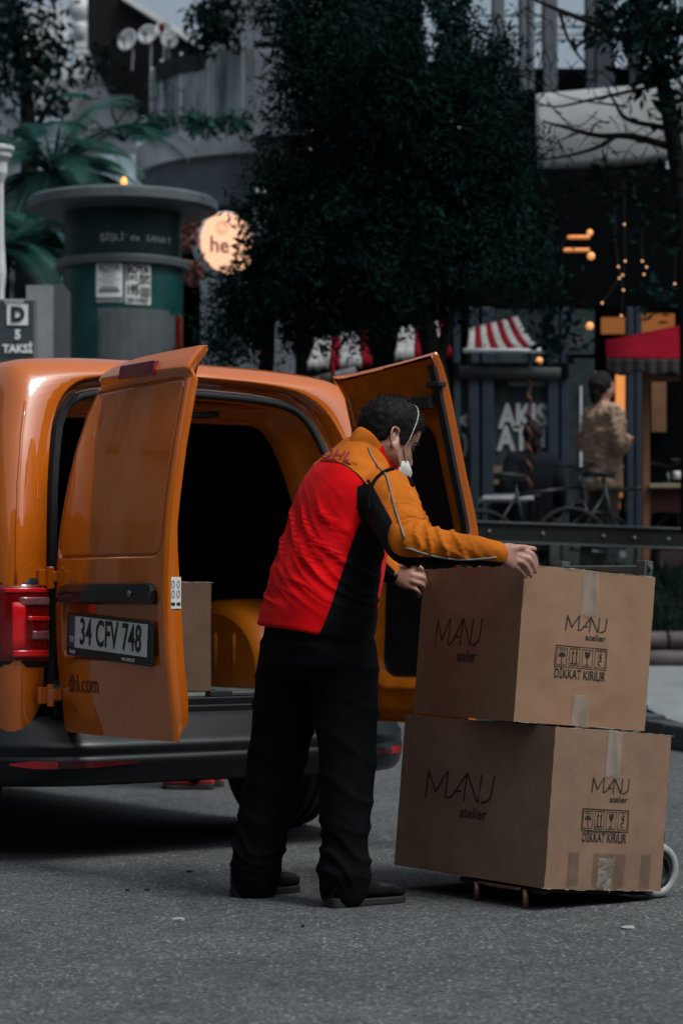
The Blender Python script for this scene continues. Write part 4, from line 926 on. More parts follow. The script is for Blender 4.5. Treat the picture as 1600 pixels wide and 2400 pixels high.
hand(bm_, Q(922, 1341, 7.985), [Q(962, 1336, 7.975), Q(966, 1349, 7.965), Q(965, 1362, 7.962), Q(958, 1374, 7.965)],
     [Q(985, 1340, 7.99), Q(989, 1354, 7.982), Q(986, 1369, 7.98), Q(977, 1384, 7.975)], [Q(996, 1358, 8.02), Q(997, 1371, 8.015), Q(993, 1384, 8.01), Q(982, 1398, 7.995)],
     [Q(938, 1330, 7.975), Q(955, 1324, 7.965), Q(972, 1324, 7.97), Q(988, 1334, 7.985)])
bv, bf, bed = remesh(bm_, .0042, 2)
body = pymesh('body', bv, bf, M['skin'], man)
# face details
for s in (-1, 1):
    b = MB(); ball(b, HX((s * .031, .0745, .005)), .0115, 10); b.build('eye', M['eye'], man, smooth=True)
    b = MB(); b.rings(tube_rings(np.array([HX(p) for p in [(s * .012, .0975, .023), (s * .028, .0965, .028), (s * .044, .084, .027), (s * .054, .070, .020)]]), np.array([.002, .0032, .003, .0012]), 6)); b.build('eyebrow', M['hair'], man, smooth=True)
    b = MB(); b.rings(tube_rings(np.array([HX(p) for p in [(s * .016, .083, .007), (s * .030, .0875, .012), (s * .045, .078, .007)]]), np.array([.001, .0015, .001]), 6)); b.build('eyelid', M['hair'], man, smooth=True)
# hair: cap over the skull plus short strands
hs_ = head_shape(); hv = np.concatenate(hs_); n = 72; zz = hv[:, 2]; yy = hv[:, 1]; xx = hv[:, 0]
def hairline(x, y, z):                           # positive inside the hair
    side_ = np.abs(x) > .045
    line = np.interp(y, [-.10, -.06, -.035, -.02, -.008, .012, .030, .045, .058, .075, .095], [-.062, -.058, -.030, .020, .040, -.018, -.008, .030, .055, .066, .072])
    return z - line
hd = hairline(xx, yy, zz); infl = np.clip(hd / .02, 0, 1) ** .6 * np.interp(zz, [-.06, 0, .06, .13], [.004, .007, .010, .013])
nrm = hv - np.array([0, -.005, .01]); nrm /= np.linalg.norm(nrm, axis=1)[:, None]
hair_v = hv * 1.0 + nrm * (infl + .004 * vnoise(hv * 70, 3) * (hd > .004) - .003 * (hd <= 0))[:, None]
ff = []
for i in range(len(hs_) - 1):
    for j in range(n):
        q = (i * n + j, i * n + (j + 1) % n, (i + 1) * n + (j + 1) % n, (i + 1) * n + j)
        if hd[list(q)].max() > -.002: ff.append(q)
ff.append(tuple((len(hs_) - 1) * n + j for j in range(n)))
hair = pymesh('hair', np.array([HX(p) for p in hair_v]), ff, M['hair'], man)
rr = np.random.default_rng(2); b = MB(); cand = np.where(hd > .001)[0]; sv = []; sf = []
for k in range(7000):
    i = rr.choice(cand); p = hair_v[i] + rr.normal(0, .0025, 3); nn = nrm[i]; fl_ = np.array([0, np.interp(p[1], [-.1, .1], [-.3, 1.0]), np.interp(p[2], [-.06, .13], [-1.0, .1])]); fl_ = fl_ - nn * (fl_ @ nn)
    d = unit(unit(fl_ + rr.normal(0, .35, 3)) * 1.0 + nn * .45); l = rr.uniform(.006, .014) * np.interp(p[2], [-.06, .05, .13], [.6, 1, 1.5]); s = unit(np.cross(d, rr.normal(0, 1, 3))) * .0006
    m0 = len(sv); sv += [HX(p - nn * .002 - s), HX(p - nn * .002 + s), HX(p + d * l)]; sf.append((m0, m0 + 1, m0 + 2))
st = pymesh('hair_strands', np.array(sv), sf, M['hair'], hair); tag(st, kind='stuff')
# mask pulled under the nose, with its straps
M['mask'] = mat('white_mask', (.62, .62, .57), .7, var=.08, bump=.3, bscale=120)
b = MB(); rs = []
for t in np.linspace(0, 1, 12):
    z = -.046 - t * .080; wq = np.interp(t, [0, .3, .7, 1], [.048, .057, .054, .036]); fy = np.interp(t, [0, .25, .6, 1], [.094, .118, .120, .088]); by = np.interp(t, [0, .5, 1], [.045, .030, .020])
    a = np.linspace(-1, 1, 21); rs.append(np.array([HX((wq * np.sin(q * 1.45), by + (fy - by) * np.cos(q * 1.45) ** .8, z + .008 * abs(q))) for q in a]))
b.rings(rs, cap=False, closed=False); mk = b.build('face_mask', M['mask'], man, smooth=True); so = mk.modifiers.new('s', 'SOLIDIFY'); so.thickness = .003
b = MB(); ball(b, HX((-.036, .098, -.085)), .0035, 8); b.build('mask_rivet', M['steel'], mk, smooth=True)
def hug(pts, d=.004):
    hb_ = BVHTree.FromPolygons([Vector(x) for x in np.concatenate([bv, np.array([HX(p) for p in hair_v])])], bf + [tuple(i + len(bv) for i in q) for q in ff]); out = []
    for p in pts: h = hb_.ray_cast(Vector(p + unit(p - HEADC) * .1), Vector(-unit(p - HEADC))); out.append(np.array(h[0]) + unit(p - HEADC) * d if h[0] is not None else p)
    return np.array(out)
a = np.linspace(-.5, math.pi + .5, 46)
loop = np.array([HX((.10 * -math.cos(q), .052 - .020 * math.sin(q) * 1.4 - .0, .12 * math.sin(q) - .01)) for q in a])
ends = lambda s: HX((s * .047, .076, -.058))
lp = hug(loop); 
for _ in range(2): lp[1:-1] = (lp[:-2] + 2 * lp[1:-1] + lp[2:]) / 4
lp = np.concatenate([[ends(-1)], lp[4:-4], [ends(1)]])
b = MB(); b.tube(lp, .0019, 6); b.build('mask_strap', M['mask'], mk, smooth=True)
# trousers
tm = MB()
tm.rings([sring(Q(u, v, Y), rgt, -fwd, wq, dq, 36, 2.4) for u, v, Y, wq, dq in ((752, 1400, 7.61, .19, .15), (748, 1440, 7.605, .19, .15), (744, 1500, 7.60, .196, .158), (742, 1560, 7.60, .196, .158), (742, 1590, 7.60, .15, .13))])
tubes(tm, [Q(785, 1490, 7.545)] + [Q(*q) for q in LEGR], [.10, .112, .104, .093, .083, .078, .084, .072], 28, 50)
tubes(tm, [Q(712, 1490, 7.67)] + [Q(*q) for q in LEGL], [.10, .112, .106, .096, .090, .085, .083, .072], 28, 50)
tv, tf, ted = remesh(tm, .0075, 4); tn = vnormals(tv, tf)
low_ = np.exp(-((tv[:, 2] - .17) / .09) ** 2); z_ = tv[:, 2]
fo = low_ * .011 * ((1 - np.abs(np.sin(z_ * 40 + 3.6 * vnoise(tv * 9, 2) + tv[:, 0] * 12))) ** 1.5 - .4) + .008 * vnoise(tv * 6, 3) * np.clip(1.0 - z_, 0, 1) + .006 * ((1 - np.abs(np.sin(z_ * 24 + tv[:, 0] * 9 + 2 * vnoise(tv * 5, 7)))) ** 2 - .3)
tv = tv + tn * fo[:, None]
pymesh('trousers', tv, tf, M['trouser'], man)
hR, tR = P(768, 2128, 7.40), P(938, 2110, 7.57); hL, tL_ = P(550, 2101, 7.66), P(690, 2086, 7.84)
z0 = lambda p: np.array([p[0], p[1], 0]) - MO
boot(man, 'boot', z0(hR), z0(tR), h=.16); boot(man, 'boot', z0(hL), z0(tL_), h=.16)
# watch on the far wrist
wa = unit(wrL - elL); c = wrL + wa * .016
b = MB(); b.rings(tube_rings(np.array([c + wa * q for q in (-.009, -.007, .007, .009)]), np.array([.027, .031, .031, .027]), 24)); b.build('watch_strap', M['black'], man, smooth=True)
b = MB(); ball(b, c + np.array([0, -.031, .006]), .011, 8, (1, .4, 1)); b.build('watch_case', M['steel'], man, smooth=True)
# ------------------------------------------------------------------ pavement, terrace and planting behind
M['paving'] = mat('grey_paving', (.195, .205, .21), .8, var=.2, scale=2.5, bump=.3, bscale=80)
M['kerbstone'] = mat('kerb_stone', (.045, .05, .055), .8, var=.25, scale=6, bump=.3, bscale=60)
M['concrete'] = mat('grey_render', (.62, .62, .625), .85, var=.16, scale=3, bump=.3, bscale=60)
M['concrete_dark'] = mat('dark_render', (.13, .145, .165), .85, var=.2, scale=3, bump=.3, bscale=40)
M['dark'] = mat('shade_black', (.0028, .0038, .0046), .9, var=.3, scale=4, spec=.02)  # near-black colour puts the shade of recesses and interiors into these surfaces
M['bluegrey'] = mat('blue_grey_frame', (.022, .034, .048), .5, var=.2, scale=6, spec=.3)
M['pane'] = mat('window_pane', (.05, .064, .067), .08, var=.5, scale=1.6, spec=.6)
M['leaf'] = mat('dark_foliage', (.0042, .0185, .0165), .7, var=.6, scale=2.6, c2=(.0012, .0035, .0042), spec=.04)
M['leaf2'] = mat('palm_foliage', (.012, .070, .056), .5, var=.5, scale=3, c2=(.005, .030, .027), spec=.25)
M['bark'] = mat('bark', (.012, .012, .011), .9, var=.3, scale=12, bump=.5, bscale=40, spec=.1)
M['ironblack'] = mat('black_iron', (.007, .009, .010), .5, var=.2, spec=.3)
M['cream'] = mat('white_stone', (.60, .60, .60), .8, var=.18, scale=3)
def pbox(name, u0, u1, v0, v1, Y, depth, m, parent=None, off=None, bevel=0):
    a, c = P(u0, v1, Y), P(u1, v0, Y); o = np.zeros(3) if off is None else np.array(off)
    b = MB(); b.box(((a[0] + c[0]) / 2 - o[0], Y + depth / 2 - o[1], (a[2] + c[2]) / 2 - o[2]), (c[0] - a[0], depth, c[2] - a[2])); return b.build(name, m, parent, bevel=bevel)
KL = [(3.2, 10.5), (2.55, 13.0), (2.07, 15.1), (1.72, 17.2), (1.62, 18.05)]
ks = spline(KL, 24)
pv = MB(); G = np.zeros((24, 8, 3))
for i, (x, y) in enumerate(ks):
    for j, t in enumerate(np.linspace(0, 1, 8)):
        yy = y + t * (18.05 - y) * .9; G[i, j] = (x + .14 + t * 9, y + (18.05 - y) * t * 0 , .15 + .29 * float(sstep(15.3, 18.0, y)))
pv.grid(G); tag(recalc(pv.build('pavement', M['paving'])), kind='structure')
kerb = empty('kerb', (ks[0][0], ks[0][1], 0)); kerb['kind'] = 'structure'
for i in range(len(ks) - 1):
    a, c = ks[i], ks[i + 1]; d = c - a; l = np.linalg.norm(d); z = .15 + .29 * float(sstep(15.3, 18.0, (a[1] + c[1]) / 2)); mid = (a + c) / 2
    b = MB(); b.box((mid[0] + .07 - ks[0][0], mid[1] - ks[0][1], z / 2 + .002), (.15, l - .012, z), M=Matrix.Rotation(math.atan2(-d[0], d[1]), 3, 'Z')); b.build('kerb_stone', M['kerbstone'], kerb, bevel=.012)
for k, (ya, yb) in enumerate(((15.75, 16.05),)):
    b = MB(); b.add([(1.95, ya, .215), (8, ya + .9, .235), (8, yb + .9, .265), (1.92, yb, .245)], [(0, 1, 2, 3)])
ed = empty('planter_edging', (1.6, 18.05, .40), 0, 'two low courses of rounded red-brown stones edging the grass', 'edging')
M['edgestone'] = mat('red_brown_stone', (.085, .062, .06), .7, var=.3, scale=8, bump=.4, bscale=50)
for course, (zc, off) in enumerate(((.085, .0), (.225, .2))):
    x = .02 - off
    while x < 4.6:
        l = .52 + rng.uniform(-.03, .03); b = MB(); rs = []
        for t in (0, .03, .5, .97, 1):
            a = np.linspace(0, 2 * np.pi, 15)[:-1]; k = .94 if t in (0, 1) else 1
            rs.append(np.stack([np.full(14, x + .008 + t * (l - .016)), .07 * course + .095 * k * np.cos(a), zc + .072 * k * np.sign(np.sin(a)) * np.abs(np.sin(a)) ** .7], 1))
        b.rings(rs); recalc(b.build('edging_stone', M['edgestone'], ed, smooth=True)); x += l
b = MB(); b.box((2.3, .1, -.06), (4.8, .5, .12)); b.build('footing', M['kerbstone'], ed)
# terrace
tz = 1.15
b = MB(); poly = [(-40, 18.6), (-.3, 18.6), (.2, 21.3), (1.35, 21.3), (1.35, 18.75), (40, 18.75), (40, 60), (-40, 60)]
b.add([(x, y, tz) for x, y in poly] + [(x, y, -.3) for x, y in poly], [tuple(range(8))] + [(i, i + 8, (i + 1) % 8 + 8, (i + 1) % 8) for i in range(8)])
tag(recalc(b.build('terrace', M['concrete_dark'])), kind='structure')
b = MB(); b.add([(-90, 15.45, -.004), (1.75, 15.45, -.004), (1.6, 21.4, -.004), (-90, 21.4, -.004)], [(0, 1, 2, 3)]); tag(b.build('road_far', M['asphalt']), kind='structure')
# grass bank
bank = MB(); G = np.array([[(1.45 + 4.6 * u, 18.15 + .62 * v, .66 + .50 * v ** 1.2) for v in np.linspace(0, 1, 6)] for u in np.linspace(0, 1, 12)]); bank.grid(G)
tag(recalc(bank.build('soil_bank', mat('soil', (.012, .013, .010), .95))), kind='structure')
r2 = np.random.default_rng(11); gv, gf = [], []
for k in range(9000):
    u, v = r2.random(2); p = np.array([1.45 + 3.0 * u, 18.15 + .6 * v, .66 + .5 * v ** 1.2]); h = r2.uniform(.05, .13); d = np.array([r2.normal(0, .35), r2.normal(-.2, .35), 1]) * h; s = np.array([r2.normal(0, 1), r2.normal(0, 1), 0]); s = unit(s) * .006
    n0 = len(gv); gv += [p - s, p + s, p + d * .6 + s * .6, p + d]; gf.append((n0, n0 + 1, n0 + 2, n0 + 3))
gr = pymesh('grass', gv, gf, mat('bank_grass', (.012, .040, .026), .7, var=.5, scale=3, spec=.2), smooth=False); tag(gr, 'dark green grass growing on the bank beside the boxes', 'grass', kind='stuff')
# barrier beam
A0, A1 = np.array([.75, 18.62, 0]), np.array([3.7, 19.2, 0]); bd_ = unit(A1 - A0); bl = np.linalg.norm(A1 - A0); bn = np.array([-bd_[1], bd_[0], 0])
bar = empty('guard_rail', A0.tolist(), math.atan2(bd_[1], bd_[0]), 'long dark metal guard rail with pale bolts behind the boxes', 'guard rail'); bar.rotation_euler = (0, R_(1.6), math.atan2(bd_[1], bd_[0]))
b = MB(); b.box((bl / 2, 0, 1.462), (bl, .03, .15)); b.build('beam', M['ironblack'], bar, bevel=.008)
for z in (1.388, 1.541): b = MB(); b.box((bl / 2, -.022, z), (bl, .03, .014)); b.build('beam_flange', mat('grey_green_edge', (.05, .065, .066), .5, var=.2), bar, bevel=.004)
for x in (.35, .78, 1.27, 1.52, 1.80, 2.45, 3.1, 3.6):
    b = MB(); ball(b, (x, -.022, 1.475 - .01 * x), .013, 8); b.build('bolt', M['steel'], bar, smooth=True)
for x in (.3, 1.15, 2.0, 2.85, 3.7, 4.2): b = MB(); b.box((x, .04, 1.30), (.09, .05, .36)); b.build('post', M['ironblack'], bar, bevel=.006)
# bicycles leaning behind the rail
def bicycle(loc, rz, label, c):
    rt = empty('bicycle', loc, rz, label, 'bicycle', 'bicycles parked behind the guard rail')
    mm = mat('bike_paint', c, .35, var=.1)
    for x in (0, 1.02):
        b = MB(); a = np.linspace(0, 2 * np.pi, 37); b.tube(np.stack([x + .33 * np.cos(a), 0 * a, .34 + .33 * np.sin(a)], 1), .016, 8, cap=False); w_ = b.build('wheel', M['rubber'], rt, smooth=True)
        b = MB()
        for k in range(14): q = k / 14 * 6.283; b.tube([(x, 0, .34), (x + .32 * math.cos(q), 0, .34 + .32 * math.sin(q))], .0018, 4)
        b.build('spokes', M['ironblack'], w_)
    b = MB()
    for p, q, r in (((0, 0, .34), (.42, 0, .30), .012), ((0, 0, .34), (.30, 0, .80), .010), ((.42, 0, .30), (.28, 0, .92), .015), ((.42, 0, .30), (.86, 0, .82), .016), ((.31, 0, .80), (.85, 0, .88), .016), ((.88, 0, .78), (.84, 0, .98), .018), ((.88, 0, .78), (1.02, 0, .34), .012)): b.tube([p, q], r, 8)
    b.build('bike_frame', mm, rt, smooth=True)
    b = MB(); b.tube(spline([(.76, -.28, 1.06), (.88, -.22, 1.05), (.84, 0, 1.02), (.88, .22, 1.05), (.76, .28, 1.06)], 20), .012, 8); b.build('handlebar', M['ironblack'], rt, smooth=True)
    b = MB(); b.rings([sring(np.array([x, 0, z]), np.array([0, 1., 0]), np.array([0, 0, 1.]), w_, .03, 14, 2.2) for x, z, w_ in ((.12, .95, .05), (.17, .96, .085), (.27, .955, .06), (.38, .945, .02))]); b.build('saddle', M['black'], rt, smooth=True)
    b = MB(); b.tube([(.42, -.08, .30), (.42, .08, .30)], .03, 10); b.tube([(.42, .1, .30), (.5, .1, .15)], .010, 6); b.box((.5, .13, .15), (.06, .08, .02)); b.build('crank', M['steel'], rt)
    b = MB(); b.rings([sring(np.array([x, 0, z]), np.array([0, 1., 0]), np.array([0, 0, 1.]), .035, .035, 12) for x, z in ((.90, .95), (.96, .95))]); b.build('lamp', M['white'], rt, smooth=True)
    return rt
bicycle((1.12, 19.35, tz - .18), R_(18), 'dark bicycle behind the rail below the white window letters', (.01, .012, .014))
bicycle((1.85, 19.55, tz - .15), R_(16), 'green bicycle behind the rail below the person in the doorway', (.004, .022, .017))

# ------------------------------------------------------------------ café front
Yc = 22.0
cafe = empty('cafe_building', (2.2, Yc, tz), 0, 'dark cafe front with blue-grey frames and warm light inside', 'building'); CO = (2.2, Yc, tz)
pbox('upper_wall', 1040, 1640, 395, 720, Yc + .1, 3.0, M['dark'], cafe, CO)  # dark slab stands in for the shaded space under the canopy
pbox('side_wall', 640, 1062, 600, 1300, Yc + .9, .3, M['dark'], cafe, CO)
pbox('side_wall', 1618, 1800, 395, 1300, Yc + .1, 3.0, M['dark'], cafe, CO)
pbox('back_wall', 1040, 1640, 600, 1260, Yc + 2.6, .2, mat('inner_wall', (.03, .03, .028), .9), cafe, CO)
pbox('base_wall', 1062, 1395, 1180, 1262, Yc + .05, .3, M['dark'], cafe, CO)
for u0, u1 in ((1062, 1078), (1096, 1122), (1128, 1156), (1283, 1308), (1313, 1332), (1468, 1484), (1488, 1503)): pbox('frame_post', u0, u1, 720, 1262, Yc - .02, .16, M['bluegrey'], cafe, CO, bevel=.01)
pbox('frame_rail', 1062, 1332, 850, 885, Yc - .05, .2, M['dark'], cafe, CO)
for n_, (u0, u1, v0, v1) in enumerate(((1078, 1096, 885, 1180), (1156, 1283, 890, 1180), (1332, 1392, 840, 1190), (1156, 1283, 725, 850), (1332, 1392, 725, 830))): pbox('window_pane', u0, u1, v0, v1, Yc + .06, .02, M['pane'], cafe, CO)
pbox('pane_glint', 1190, 1280, 893, 905, Yc + .05, .008, mat('glint_strip', (.16, .18, .18), .7), cafe, CO)  # pale strip painted as a glint across the window
pbox('window_mullion', 1358, 1363, 905, 1095, Yc + .04, .03, M['concrete'], cafe, CO)
M['letter'] = mat('white_letters', (.34, .34, .34), .6, var=.1)
for s, u, v, sz in (('AKIS', 1226, 978, .30), ('AT', 1202, 1030, .30), ('I', 1272, 1026, .26), ('<', 1092, 990, .34), (')', 1090, 1040, .2)): words('window_letters', s, sz, M['letter'], cafe, frame(P(u, v, Yc + .045) - np.array(CO), (1, 0, 0), (0, 0, 1)), xs=.72, bold=.012)
M['warm'] = emat('warm_light', (1.0, .36, .10), .55, (.3, .12, .04)); M['warm_dim'] = emat('warm_panel', (1.0, .34, .10), .16, (.2, .08, .03)); M['bulb'] = emat('lit_bulb', (1.0, .40, .12), .45)
pbox('lit_strip', 1444, 1466, 872, 1020, Yc + .9, .1, M['warm'], cafe, CO); pbox('lit_strip', 1394, 1402, 870, 930, Yc + .9, .1, M['warm_dim'], cafe, CO)
pbox('lit_wall', 1410, 1466, 715, 780, Yc + .9, .1, M['warm_dim'], cafe, CO); pbox('lit_wall', 1502, 1580, 712, 800, Yc + .6, .1, M['warm_dim'], cafe, CO)
pbox('lit_strip', 1442, 1458, 1106, 1166, Yc + .5, .05, M['warm_dim'], cafe, CO); pbox('lit_strip', 1430, 1452, 1176, 1192, Yc + .3, .05, M['warm_dim'], cafe, CO)
pbox('menu_board', 1156, 1205, 1092, 1135, Yc - .01, .03, mat('tan_board', (.16, .11, .08), .8), cafe, CO)
for k, (u, v, l) in enumerate(((1355, 556, 52), (1350, 586, 60))): b = MB(); p, q = P(u - l / 2, v, Yc - .1), P(u + l / 2, v, Yc - .1); b.tube([p, q], .018, 8); tag(b.build('wall_lamp', emat('lamp_tube', (1, .33, .08), .20)), ['upper glowing tube lamp on the dark cafe wall', 'lower glowing tube lamp on the dark cafe wall'][k], 'lamp', 'tube lamps on the cafe wall')
for k, (u, v, r, lb) in enumerate(((1381, 545, .028, 'round orange bulb above the upper tube lamp'), (1384, 600, .034, 'round orange bulb below the lower tube lamp'), (1381, 764, .034, 'round orange bulb left of the warm lit wall'), (1263, 845, .030, 'orange bulb hanging below the striped canopy'))): b = MB(); ball(b, P(u, v, Yc - .6), r, 8); tag(b.build('bulb', M['bulb'], smooth=True), lb, 'bulb', 'orange bulbs at the cafe')
fb = empty('fairy_lights', P(1480, 500, 20.5).tolist(), 0, 'strings of tiny warm fairy lights hanging over the cafe front', 'fairy lights'); fo_ = P(1480, 500, 20.5)
for us in ((1462, 1464, 1458, 1450, 1410), (1440, 1448, 1460, 1455), (1504, 1514, 1508), (1580, 1549)):
    vs = {5: (526, 612, 645, 652, 710), 4: (558, 625, 680, 740), 3: (612, 626, 643), 2: (665, 697)}[len(us)]
    pts = np.array([P(u, v, 20.5) for u, v in zip(us, vs)]) - fo_; b = MB(); b.tube(np.concatenate([[pts[0] + [0, 0, .4]], pts]), .003, 4); b.build('wire', M['black'], fb)
    for p in pts: b = MB(); ball(b, p, .008, 6); b.build('fairy_bulb', emat('fairy_bulb', (1, .5, .24), 1.0), fb, smooth=True)
# glowing fascia details further right
def awning(name, label, ridge, eave, n, mats, parent_loc, group=None, val=.10, cat='awning'):
    rt = empty(name, parent_loc, 0, label, cat, group); o = np.array(parent_loc); (r0, r1), (e0, e1) = ridge, eave
    for k in range(n):
        t0, t1 = k / n, (k + 1) / n; G = np.zeros((5, 7, 3))
        for i, t in enumerate(np.linspace(t0, t1, 5)):
            a, c = r0 + (r1 - r0) * t, e0 + (e1 - e0) * t
            for j, s in enumerate(np.linspace(0, 1, 6)): G[i, j] = a + (c - a) * s - np.array([0, 0, .05 * math.sin(math.pi * s)]) 
            G[i, 6] = c - np.array([0, 0, val * (1 - .35 * math.sin(math.pi * (t - t0) / (t1 - t0)))]) if val else c
        b = MB(); b.grid(G - o); p = b.build('awning_panel', mats[k % len(mats)], rt, smooth=True); s_ = p.modifiers.new('s', 'SOLIDIFY'); s_.thickness = .012
    return rt
M['aw_red'] = mat('red_canvas', (.16, .005, .010), .8, var=.25, scale=5, spec=.05); M['aw_white'] = mat('white_canvas', (.32, .31, .30), .8, var=.25, scale=5, spec=.05)
cl = (1.4, 20.2, tz)
cart = awning('market_cart', 'market cart with red and white striped canopy and twisted pole', (P(1100, 772, 20.6), P(1212, 744, 20.6)), (P(1092, 818, 19.9), P(1268, 818, 19.9)), 9, [M['aw_white'], M['aw_red']], cl, val=.0, cat='cart'); co_ = np.array(cl)
b = MB(); b.tube([P(1085, 822, 19.9) - co_, P(1275, 822, 19.9) - co_], .02, 8); b.build('canopy_rail', M['concrete'], cart, smooth=True)
b = MB(); b.tube([P(1075, 872, 20.0) - co_, P(1312, 876, 20.0) - co_], .052, 12); b.build('cross_log', mat('log_grey', (.035, .04, .04), .8, var=.3), cart, smooth=True)
for u in (1100, 1240):
    p0, p1 = P(u, 825, 20.0) - co_, P(u, 1262, 20.0) - co_; b = MB(); b.tube([p0, p1], .014, 8); b.build('post', M['ironblack'], cart, smooth=True)
    if u == 1240:
        t = np.linspace(.12, .78, 120); b = MB(); b.tube(np.stack([p0[0] + .016 * np.cos(t * 70), p0[1] + .016 * np.sin(t * 70), p0[2] + (p1[2] - p0[2]) * t], 1), .009, 6); b.build('twisted_strip', mat('orange_strip', (.28, .08, .03), .6), cart, smooth=True)
b = MB(); b.box(P(1185, 1170, 20.0) - co_, (.42, .5, .035)); b.build('counter', M['concrete'], cart, bevel=.008)
for u in (1150, 1262): b = MB(); b.box(P(u, 1225, 20.0) - co_, (.03, .4, .32)); b.build('cart_leg', M['ironblack'], cart)
b = MB(); b.tube([P(1135, 1160, 19.85) - co_, P(1265, 1160, 19.85) - co_], .010, 8); b.build('push_bar', M['steel'], cart, smooth=True)
awning('striped_parasol', 'white and red striped canopy glimpsed left of the tree trunks', (P(935, 770, 20.8), P(1045, 752, 20.8)), (P(925, 828, 20.2), P(1058, 822, 20.2)), 6, [M['aw_white'], M['aw_white'], M['aw_red']], (.7, 20.6, tz), 'striped canopies', .08)
awning('striped_parasol', 'pale striped canopy glimpsed through leaves above the van roof', (P(735, 795, 21.0), P(860, 770, 21.0)), (P(720, 850, 20.4), P(872, 842, 20.4)), 6, [M['aw_white'], M['aw_white'], M['aw_red']], (-.05, 20.8, tz), 'striped canopies', .08)
for nm, u0, u1, v in (('left', 720, 872, 880), ): 
    lg = MB(); lg.tube([P(u0 - 10, 905, 20.2), P(835, 872, 20.2)], .05, 10); tag(lg.build('log_rail', mat('pale_log', (.10, .10, .095), .8, var=.3), smooth=True), 'pale round log rail behind the narrow van door', 'rail')
    lg = MB(); lg.tube([P(779, 850, 20.1), P(780, 900, 20.1)], .018, 8); tag(lg.build('red_strap', M['aw_red'], smooth=True), 'short red strap hanging over the pale log rail', 'strap')
# red awning stall
sl_ = (2.75, 19.6, tz); so_ = np.array(sl_)
stall = awning('food_stall', 'food stall with plain red canopy and wooden frame at right edge', (P(1418, 800, 19.9), P(1680, 748, 19.9)), (P(1420, 838, 19.3), P(1680, 842, 19.3)), 1, [mat('crimson_canvas', (.19, .003, .012), .8, var=.2, scale=4, spec=.04)], sl_, val=.0, cat='stall')
b = MB(); G = np.zeros((60, 6, 3))
for i, t in enumerate(np.linspace(0, 1, 60)):
    c = P(1420 + 260 * t, 840 + 4 * t, 19.28)
    for j, s in enumerate(np.linspace(0, 1, 6)): G[i, j] = c + np.array([0, .01 * math.sin(t * 60), -s * (.10 + .035 * abs(math.sin(t * 11)))])
b.grid(G - so_); q_ = b.build('valance', mat('brown_fringe', (.03, .024, .022), .9, var=.3), stall, smooth=True); q_.modifiers.new('s', 'SOLIDIFY').thickness = .01
M['wood'] = mat('varnished_wood', (.20, .075, .028), .5, var=.3, scale=6, stretch=(1, 1, .2))
for u in (1512, 1690): b = MB(); p = P(u, 1050, 19.6); b.box((p[0] - so_[0], 0, .86), (.06, .06, 1.72)); b.build('post', M['wood'], stall, bevel=.008)
pbox('counter_edge', 1520, 1690, 1133, 1144, 19.5, .3, mat('pale_wood', (.20, .17, .09), .6), stall, so_, .006); pbox('counter_panel', 1516, 1690, 1146, 1200, 19.62, .05, mat('dark_red_panel', (.075, .010, .008), .6), stall, so_)
pbox('stall_back', 1520, 1690, 850, 1140, 20.3, .05, M['dark'], stall, so_); pbox('notice', 1526, 1560, 895, 1012, 20.25, .02, mat('tan_notice', (.24, .11, .05), .7), stall, so_); pbox('top_rail', 1512, 1690, 882, 892, 19.58, .05, M['wood'], stall, so_)
pbox('planter_box', 1545, 1700, 1290, 1400, 19.35, .4, mat('brown_planter', (.030, .014, .012), .8), None); bpy.data.objects['planter_box']; tag(bpy.data.objects['planter_box'], 'dark brown planter box under the guard rail at right edge', 'planter')
